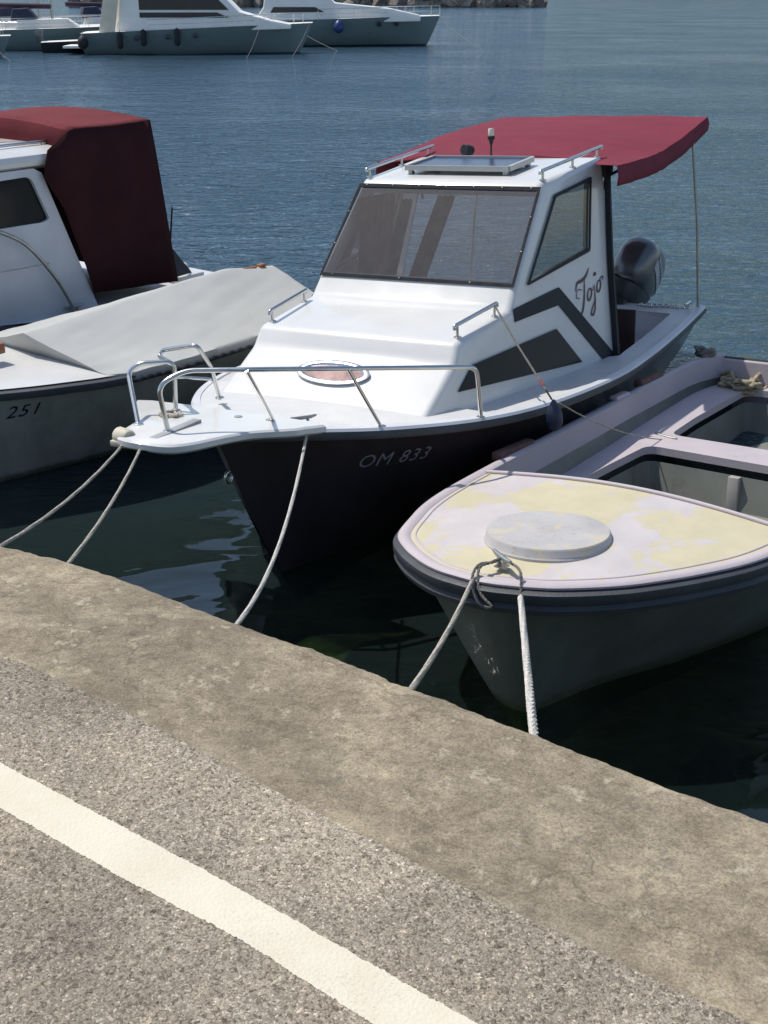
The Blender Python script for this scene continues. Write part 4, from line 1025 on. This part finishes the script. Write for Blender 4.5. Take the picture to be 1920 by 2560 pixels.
props(link('fender', lathe(bmesh.new(), [(.01, -.05), (.04, -.03), (.05, 0), (.04, .03), (.015, .05)], 14, ML1 @ Matrix.Translation((-.58, .74, .67))), mat('white_rubber', (.6, .55, .52), .6), None, 60), 'small round off-white buoy on the stern of the maroon canopy boat', 'buoy')

# ============================================================ yachts across the harbour
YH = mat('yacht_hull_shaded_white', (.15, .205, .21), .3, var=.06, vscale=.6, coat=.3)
YW = mat('yacht_superstructure_white', (.80, .79, .75), .4, var=.08, vscale=1)
YC = mat('cream_deck_cushion', (.68, .62, .50), .7, var=.1, vscale=2)
YD = mat('dark_yacht_glass', (.02, .025, .035), .15)
BOOT = mat('dark_boot_stripe', (.02, .03, .04), .5)
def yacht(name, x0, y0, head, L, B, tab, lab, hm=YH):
    """tab: freeboard by fraction of length from bow 0 to stern 1. u axis points to the bow"""
    M = frame(x0, y0, head); r = root(name, M, lab, 'yacht', 'motor yachts moored across the harbour')
    sh = []
    for k in range(25):
        s = k / 24; hb = B / 2 * (1 - (1 - min(1, s * 1.9)) ** 2.2); hb = max(.03, hb * (1 - .12 * max(0, s - .6)))
        sh.append(Vector((L * (1 - s), hb, interp(tab, s))))
    kl = [(L * (1 - k / 24) - (L * .085) * max(0, 1 - k / 24 * 2), -.35, 1 - .6 * min(1, k / 24 * 1.8)) for k in range(25)]
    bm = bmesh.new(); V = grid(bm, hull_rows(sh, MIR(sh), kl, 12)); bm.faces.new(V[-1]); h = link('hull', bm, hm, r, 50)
    # boot stripe: the lowest band, 5 mm proud
    bm = bmesh.new(); rr = hull_rows(sh, MIR(sh), kl, 40)
    for side in (0, 1):
        rows = []
        for row, p in zip(rr, sh):
            q = [v for v in row if -.2 < v.z < .16 and (v.y > 0.001 if side == 0 else v.y < -.001)]
            q = sorted(q, key=lambda v: v.z)[:6]
            if len(q) == 6: rows.append([Vector((v.x, v.y * 1.01 + (.008 if side == 0 else -.008), v.z)) for v in q])
        if len(rows) > 1: grid(bm, rows)
    link('boot_stripe', bm, BOOT, h)
    bm = bmesh.new(); grid(bm, [[Vector((p.x, p.y * k / 4 * .99, p.z + .01 + .05 * (1 - (k / 4) ** 2))) for k in range(4, -5, -1)] for p in sh]); link('deck', bm, YW, r, 40)
    return r, sh
def ybox(name, r, pts, v, m, bev=.05):
    """block with (u,z) side profile and half width v"""
    bm = bmesh.new(); A = [bm.verts.new((u, v, z)) for u, z in pts]; B_ = [bm.verts.new((u, -v, z)) for u, z in pts]
    n = len(pts); bm.faces.new(A[::-1]); bm.faces.new(B_)
    for i in range(n): bm.faces.new((A[i], A[(i + 1) % n], B_[(i + 1) % n], B_[i]))
    bmesh.ops.recalc_face_normals(bm, faces=bm.faces[:])
    if bev: bmesh.ops.bevel(bm, geom=bm.edges[:], offset=bev, segments=2, affect='EDGES', profile=.5, clamp_overlap=True)
    return link(name, bm, m, r, 40)
def yrail(r, sh, s0, s1, h=.55, n=9):
    idx = [int((len(sh) - 1) * (s0 + (s1 - s0) * i / (n - 1))) for i in range(n)]
    top = [sh[i] * 1 + Vector((0, -.05, h)) for i in idx]
    for s in (1, -1):
        bm = bmesh.new(); tube(bm, [(p.x, s * p.y, p.z) for p in top], .018, 6)
        tube(bm, [(p.x, s * p.y, p.z - h * .5) for p in top], .010, 6)
        for p in top: tube(bm, [(p.x, s * p.y, p.z - h), (p.x, s * p.y, p.z)], .012, 6)
        link('guard_rail', bm, STEEL, r, 60)
def yfender(r, sh, s, m, rad=.13, ln=.75, z=None, name='fender', lab='', M=None, ball=False):
    i = int((len(sh) - 1) * s); p = sh[i]; z = z if z is not None else p.z - .65
    prof = [(.02, ln / 2), (rad * .8, ln / 2 - .06), (rad, ln / 2 - .15), (rad, -ln / 2 + .15), (rad * .8, -ln / 2 + .06), (.02, -ln / 2)] if not ball else [(.03, rad * 1.2), (rad * .6, rad * .85), (rad, 0), (rad * .8, -rad * .6), (rad * .3, -rad)]
    q = M @ Vector((p.x, p.y + rad * .9, z))
    o = link('fender', lathe(bmesh.new(), prof, 14, Matrix.Translation(q)), m, None, 60)
    link('lanyard', tube(bmesh.new(), [q + Vector((0, 0, ln * .4)), M @ Vector((p.x, p.y + .02, p.z + .1))], .012, 6), ROPED, o)
    return props(o, lab, 'fender', 'fenders along the middle yacht')
# heading -90 => bow points to +x ; port side (v+) faces +y... so heading -90 gives forward (+1,0)
# middle yacht : bow to the right, its starboard side faces us -> use mirrored v for details
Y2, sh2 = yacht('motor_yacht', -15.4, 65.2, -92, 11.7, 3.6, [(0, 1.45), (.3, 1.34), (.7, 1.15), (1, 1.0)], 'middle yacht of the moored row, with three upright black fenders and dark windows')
M2 = frame(-15.4, 65.2, -92)
ybox('deckhouse', Y2, [(1.6, .95), (1.9, 1.7), (2.2, 3.6), (6.4, 3.6), (8.0, 2.02), (9.5, 1.62), (10.6, 1.42), (10.6, 1.2)], 1.3, YW, .06)
for s in (1, -1):
    poly_panel('saloon_window', [(3.0, 1.74), (3.0, 1.98), (6.9, 1.98), (7.5, 1.74)], [], lambda u, z, s=s: Vector((u, s * 1.315, z)), .02, YD, Y2)
    poly_panel('saloon_window', [(3.0, 2.10), (3.0, 3.45), (6.1, 3.45), (7.5, 2.10)], [], lambda u, z, s=s: Vector((u, s * 1.315, z)), .02, YD, Y2)
ybox('flybridge', Y2, [(1.0, 3.6), (1.2, 4.3), (4.6, 4.3), (5.6, 3.6)], 1.35, YW, .06)
for s in (1, -1): ybox('arch_support', Y2, [(.9, .95), (1.7, .95), (2.2, 3.6), (1.5, 3.6)], .06, YC, .01).location = (0, s * 1.5, 0)
ybox('swim_platform', Y2, [(-1.0, .30), (-1.0, .42), (.1, .42), (.1, .30)], 1.4, YW, .02)
yrail(Y2, sh2, .05, .72, .5, 12)
for s in (.68, .62, .535): pass
for k, u in enumerate((2.05, 3.25, 5.05)):
    lab = ['leftmost of three upright black fenders on the middle yacht', 'middle one of three upright black fenders on the middle yacht', 'rightmost of three upright black fenders on the middle yacht'][k]
    yfender(None, [Vector((u, 0, 0))], 0, BLACK, lab=lab) if False else None
def near_side(sh, u):
    i = min(range(len(sh)), key=lambda k: abs(sh[k].x - u)); return sh[i]
def hang(M, sh, u, m, rad, ln, drop, lab, grp, ball=False):
    p = near_side(sh, u); q = M @ Vector((u, -(p.y + rad * .8), p.z - drop))
    prof = [(.02, ln / 2), (rad * .8, ln / 2 - .05), (rad, ln / 2 - .12), (rad, -ln / 2 + .12), (rad * .8, -ln / 2 + .05), (.02, -ln / 2)] if not ball else [(.03, rad * 1.25), (rad * .6, rad * .85), (rad, 0.1 * rad), (rad * .8, -rad * .6), (rad * .3, -rad)]
    o = link('fender', lathe(bmesh.new(), prof, 14, Matrix.Translation(q)), m, None, 60)
    link('lanyard', tube(bmesh.new(), [q + Vector((0, 0, ln * .4 if not ball else rad)), M @ Vector((u, -p.y, p.z + .12))], .014, 6), ROPED, o)
    return props(o, lab, 'fender', grp)
G = 'fenders hung along the far yachts'
hang(M2, sh2, 2.0, BLACK, .15, .80, .40, 'leftmost of three upright black fenders on the middle yacht', G)
hang(M2, sh2, 3.2, BLACK, .15, .80, .33, 'centre one of three upright black fenders on the middle yacht', G)
hang(M2, sh2, 4.9, BLACK, .15, .85, .36, 'rightmost of three upright black fenders on the middle yacht', G)
hang(M2, sh2, .15, BLACK, .30, .6, .42, 'round black fender at the stern corner of the middle yacht', G, True)
for u in (2.8, 4.4, 5.8):
    p = near_side(sh2, u); o = link('porthole', lathe(bmesh.new(), [(.12, 0), (.12, .02), (.10, .03)], 12, axisM((u, -p.y + .02, p.z - .34), (0, -1, 0))), YD, Y2, 50)
# right yacht, bow to the right
Y3, sh3 = yacht('motor_yacht', -8.9, 74.6, -91, 12.2, 3.8, [(0, 1.62), (.3, 1.56), (.7, 1.42), (1, 1.3)], 'rightmost moored yacht with a raked bow and one blue ball fender')
M3 = frame(-8.9, 74.6, -91)
ybox('deckhouse', Y3, [(1.2, 1.2), (1.9, 2.1), (2.2, 3.9), (4.6, 3.9), (6.0, 2.35), (9.2, 2.05), (11.0, 1.68), (11.0, 1.35)], 1.4, YW, .08)
for s in (1, -1): poly_panel('saloon_window', [(2.3, 1.82), (2.5, 2.12), (4.9, 2.12), (5.4, 1.86)], [], lambda u, z, s=s: Vector((u, s * 1.415, z)), .02, YD, Y3)
yrail(Y3, sh3, .02, .62, .55, 12)
hang(M3, sh3, 6.25, mat('blue_fender', (.02, .04, .16), .4), .32, .6, .42, 'blue ball fender on the side of the rightmost yacht', G, True)
for u in (4.1, 8.6, 9.6):
    p = near_side(sh3, u); link('porthole', lathe(bmesh.new(), [(.15, 0), (.15, .02), (.12, .03)], 12, axisM((u, -p.y + .05, p.z - .34), (0, -1, -.2))), YD, Y3, 50)
# left yacht, only its end is in view
Y1, sh1 = yacht('motor_yacht', -28.5, 61.0, -90, 10.4, 3.2, [(0, .98), (.5, .90), (1, .85)], 'leftmost moored yacht cut by the picture edge, low with a cream deck')
M1 = frame(-28.5, 61.0, -90)
ybox('deckhouse', Y1, [(2, .8), (2.4, 2.2), (5.6, 2.3), (7.6, 1.4), (9.0, 1.12), (9.0, .85)], 1.1, YC, .06)
yrail(Y1, sh1, .05, .6, .5, 8)
# sailing boats crowded behind the left yachts
def small_far(x, y, hd, L, lab, hullm, mast=6.):
    r, sh = yacht('sailing_boat', x, y, hd, L, 2.4, [(0, 1.2), (1, 1.0)], lab, hullm)
    r['category'] = 'sailing boat'; r['group'] = 'sailing boats behind the left yachts'
    ybox('coachroof', r, [(L * .3, 1.0), (L * .33, 1.55), (L * .65, 1.6), (L * .75, 1.1)], .8, YW, .05)
    tubeobj('mast', [(L * .55, 0, 1.1), (L * .55, 0, mast)], .07, DULL, r)
    tubeobj('boom', [(L * .55, 0, 2.2), (L * .18, 0, 2.25)], .13, mat('dark_sail_cover', (.05, .03, .05), .9), r)
    ybox('sprayhood', r, [(L * .28, 1.5), (L * .30, 2.1), (L * .40, 2.15), (L * .46, 1.55)], .75, mat('dark_blue_canvas', (.03, .04, .07), .9), .08)
    yrail(r, sh, .03, .9, .55, 9)
    return r
small_far(-22.5, 68.5, -100, 8, 'pale sailing boat behind the leftmost yacht, nearest of its group', YH)
small_far(-24.5, 73, -80, 9, 'white sailing boat behind and left of the nearest sailing boat', YW, 8)
small_far(-20.3, 75, -110, 8, 'sailing boat with maroon stern canvas, behind the gap between yachts', YW, 7)
# clutter on the quay behind: outboard dinghy between left and middle yachts
dg, shd = yacht('dinghy', -18.0, 66.2, -95, 2.6, 1.3, [(0, .6), (1, .5)], 'small dark dinghy in the gap between the left and middle yachts', BLACK); dg['category'] = 'dinghy'; del dg['group']
ybox('outboard', dg, [(-.3, .5), (-.35, 1.05), (.05, 1.1), (.1, .5)], .16, MOTOR, .04)
# mooring lines of yachts down to the water
G2 = 'mooring lines of the far yachts'
def wline(a, b, lab): props(link('mooring_line', tube(bmesh.new(), sag(a, b, .12, 10), .012, 6), ROPED), lab, 'rope', G2)
wline(M3 @ Vector((12.1, 0, 1.55)), (5.6, 69.5, -.05), 'mooring line slanting down from the bow of the rightmost yacht')
wline(M2 @ Vector((11.5, -.2, 1.35)), (-4.6, 62.0, -.05), 'mooring line dropping from the bow of the middle yacht')
wline(M2 @ Vector((9.0, -1.5, 1.2)), (-6.7, 60.5, -.05), 'mooring line slanting across the dark hull of the middle yacht')
wline(M3 @ Vector((3.2, -1.8, 1.35)), (-2.4, 68.0, -.05), 'mooring line slanting across the stern of the rightmost yacht')
wline(M1 @ Vector((9.6, -1.0, .9)), (-17.3, 58.0, -.05), 'mooring line near the bow of the leftmost yacht')
# buoy at left edge
props(link('mooring_buoy', lathe(bmesh.new(), [(.05, -.2), (.28, -.05), (.34, .15), (.30, .5), (.18, .75), (.05, .85)], 18, Matrix.Translation((-14.68, 43.6, 0))), BLACK, None, 60), 'black mooring buoy floating at the left edge of the picture', 'buoy')
# breakwater of rocks
N = NT('breakwater_rock'); P = N.obj()
cc = N.ramp(N.noise(P, .5, 6, .7), [(.3, (.05, .045, .045)), (.5, (.14, .125, .11)), (.7, (.34, .30, .25))])
N.bsdf(**{'Base Color': cc, 'Roughness': .9}); ROCK = N.m
bm = bmesh.new(); rr = random.Random(3)
for i in range(900):
    x = -60 + rr.random() * 91; d = rr.random(); y = 246 + d * 6; z = .3 + 3.6 * (1 - abs(d - .5) * 2) * rr.random() ** .5
    if x > 29: z *= .5
    s = .8 + rr.random() * 1.3
    g_ = bmesh.ops.create_icosphere(bm, subdivisions=1, radius=s, matrix=Matrix.Translation((x, y, z)) @ Matrix.Rotation(rr.random() * 6, 4, Vector((rr.random(), rr.random(), .3)).normalized()) @ Matrix.Diagonal((1.3, .9, .75, 1)))
    for v in g_['verts']: v.co += Vector((rr.random() - .5, rr.random() - .5, rr.random() - .5)) * .5 * s
props(link('breakwater', bm, ROCK), 'low rubble breakwater of dark boulders beyond the yachts', 'breakwater')
# hills beyond (out of frame, they darken the far water)
bm = bmesh.new(); rows = []
for j in range(8):
    rows.append([Vector((-1400 + i * 50, 900 + j * 60, -2 + (math.sin(math.pi * j / 9) if j < 8 else 0) * (70 + 45 * noise.noise(Vector((i * .15, j * .2, 0)))) + (0 if j else 0))) for i in range(57)])
grid(bm, rows)
N = NT('hill_scrub'); N.bsdf(**{'Base Color': N.ramp(N.noise(N.obj(), .02, 8, .7), [(.35, (.03, .05, .025)), (.65, (.10, .12, .07))]), 'Roughness': 1.})
props(link('hills', bm, N.m, smooth=60), kind='structure')
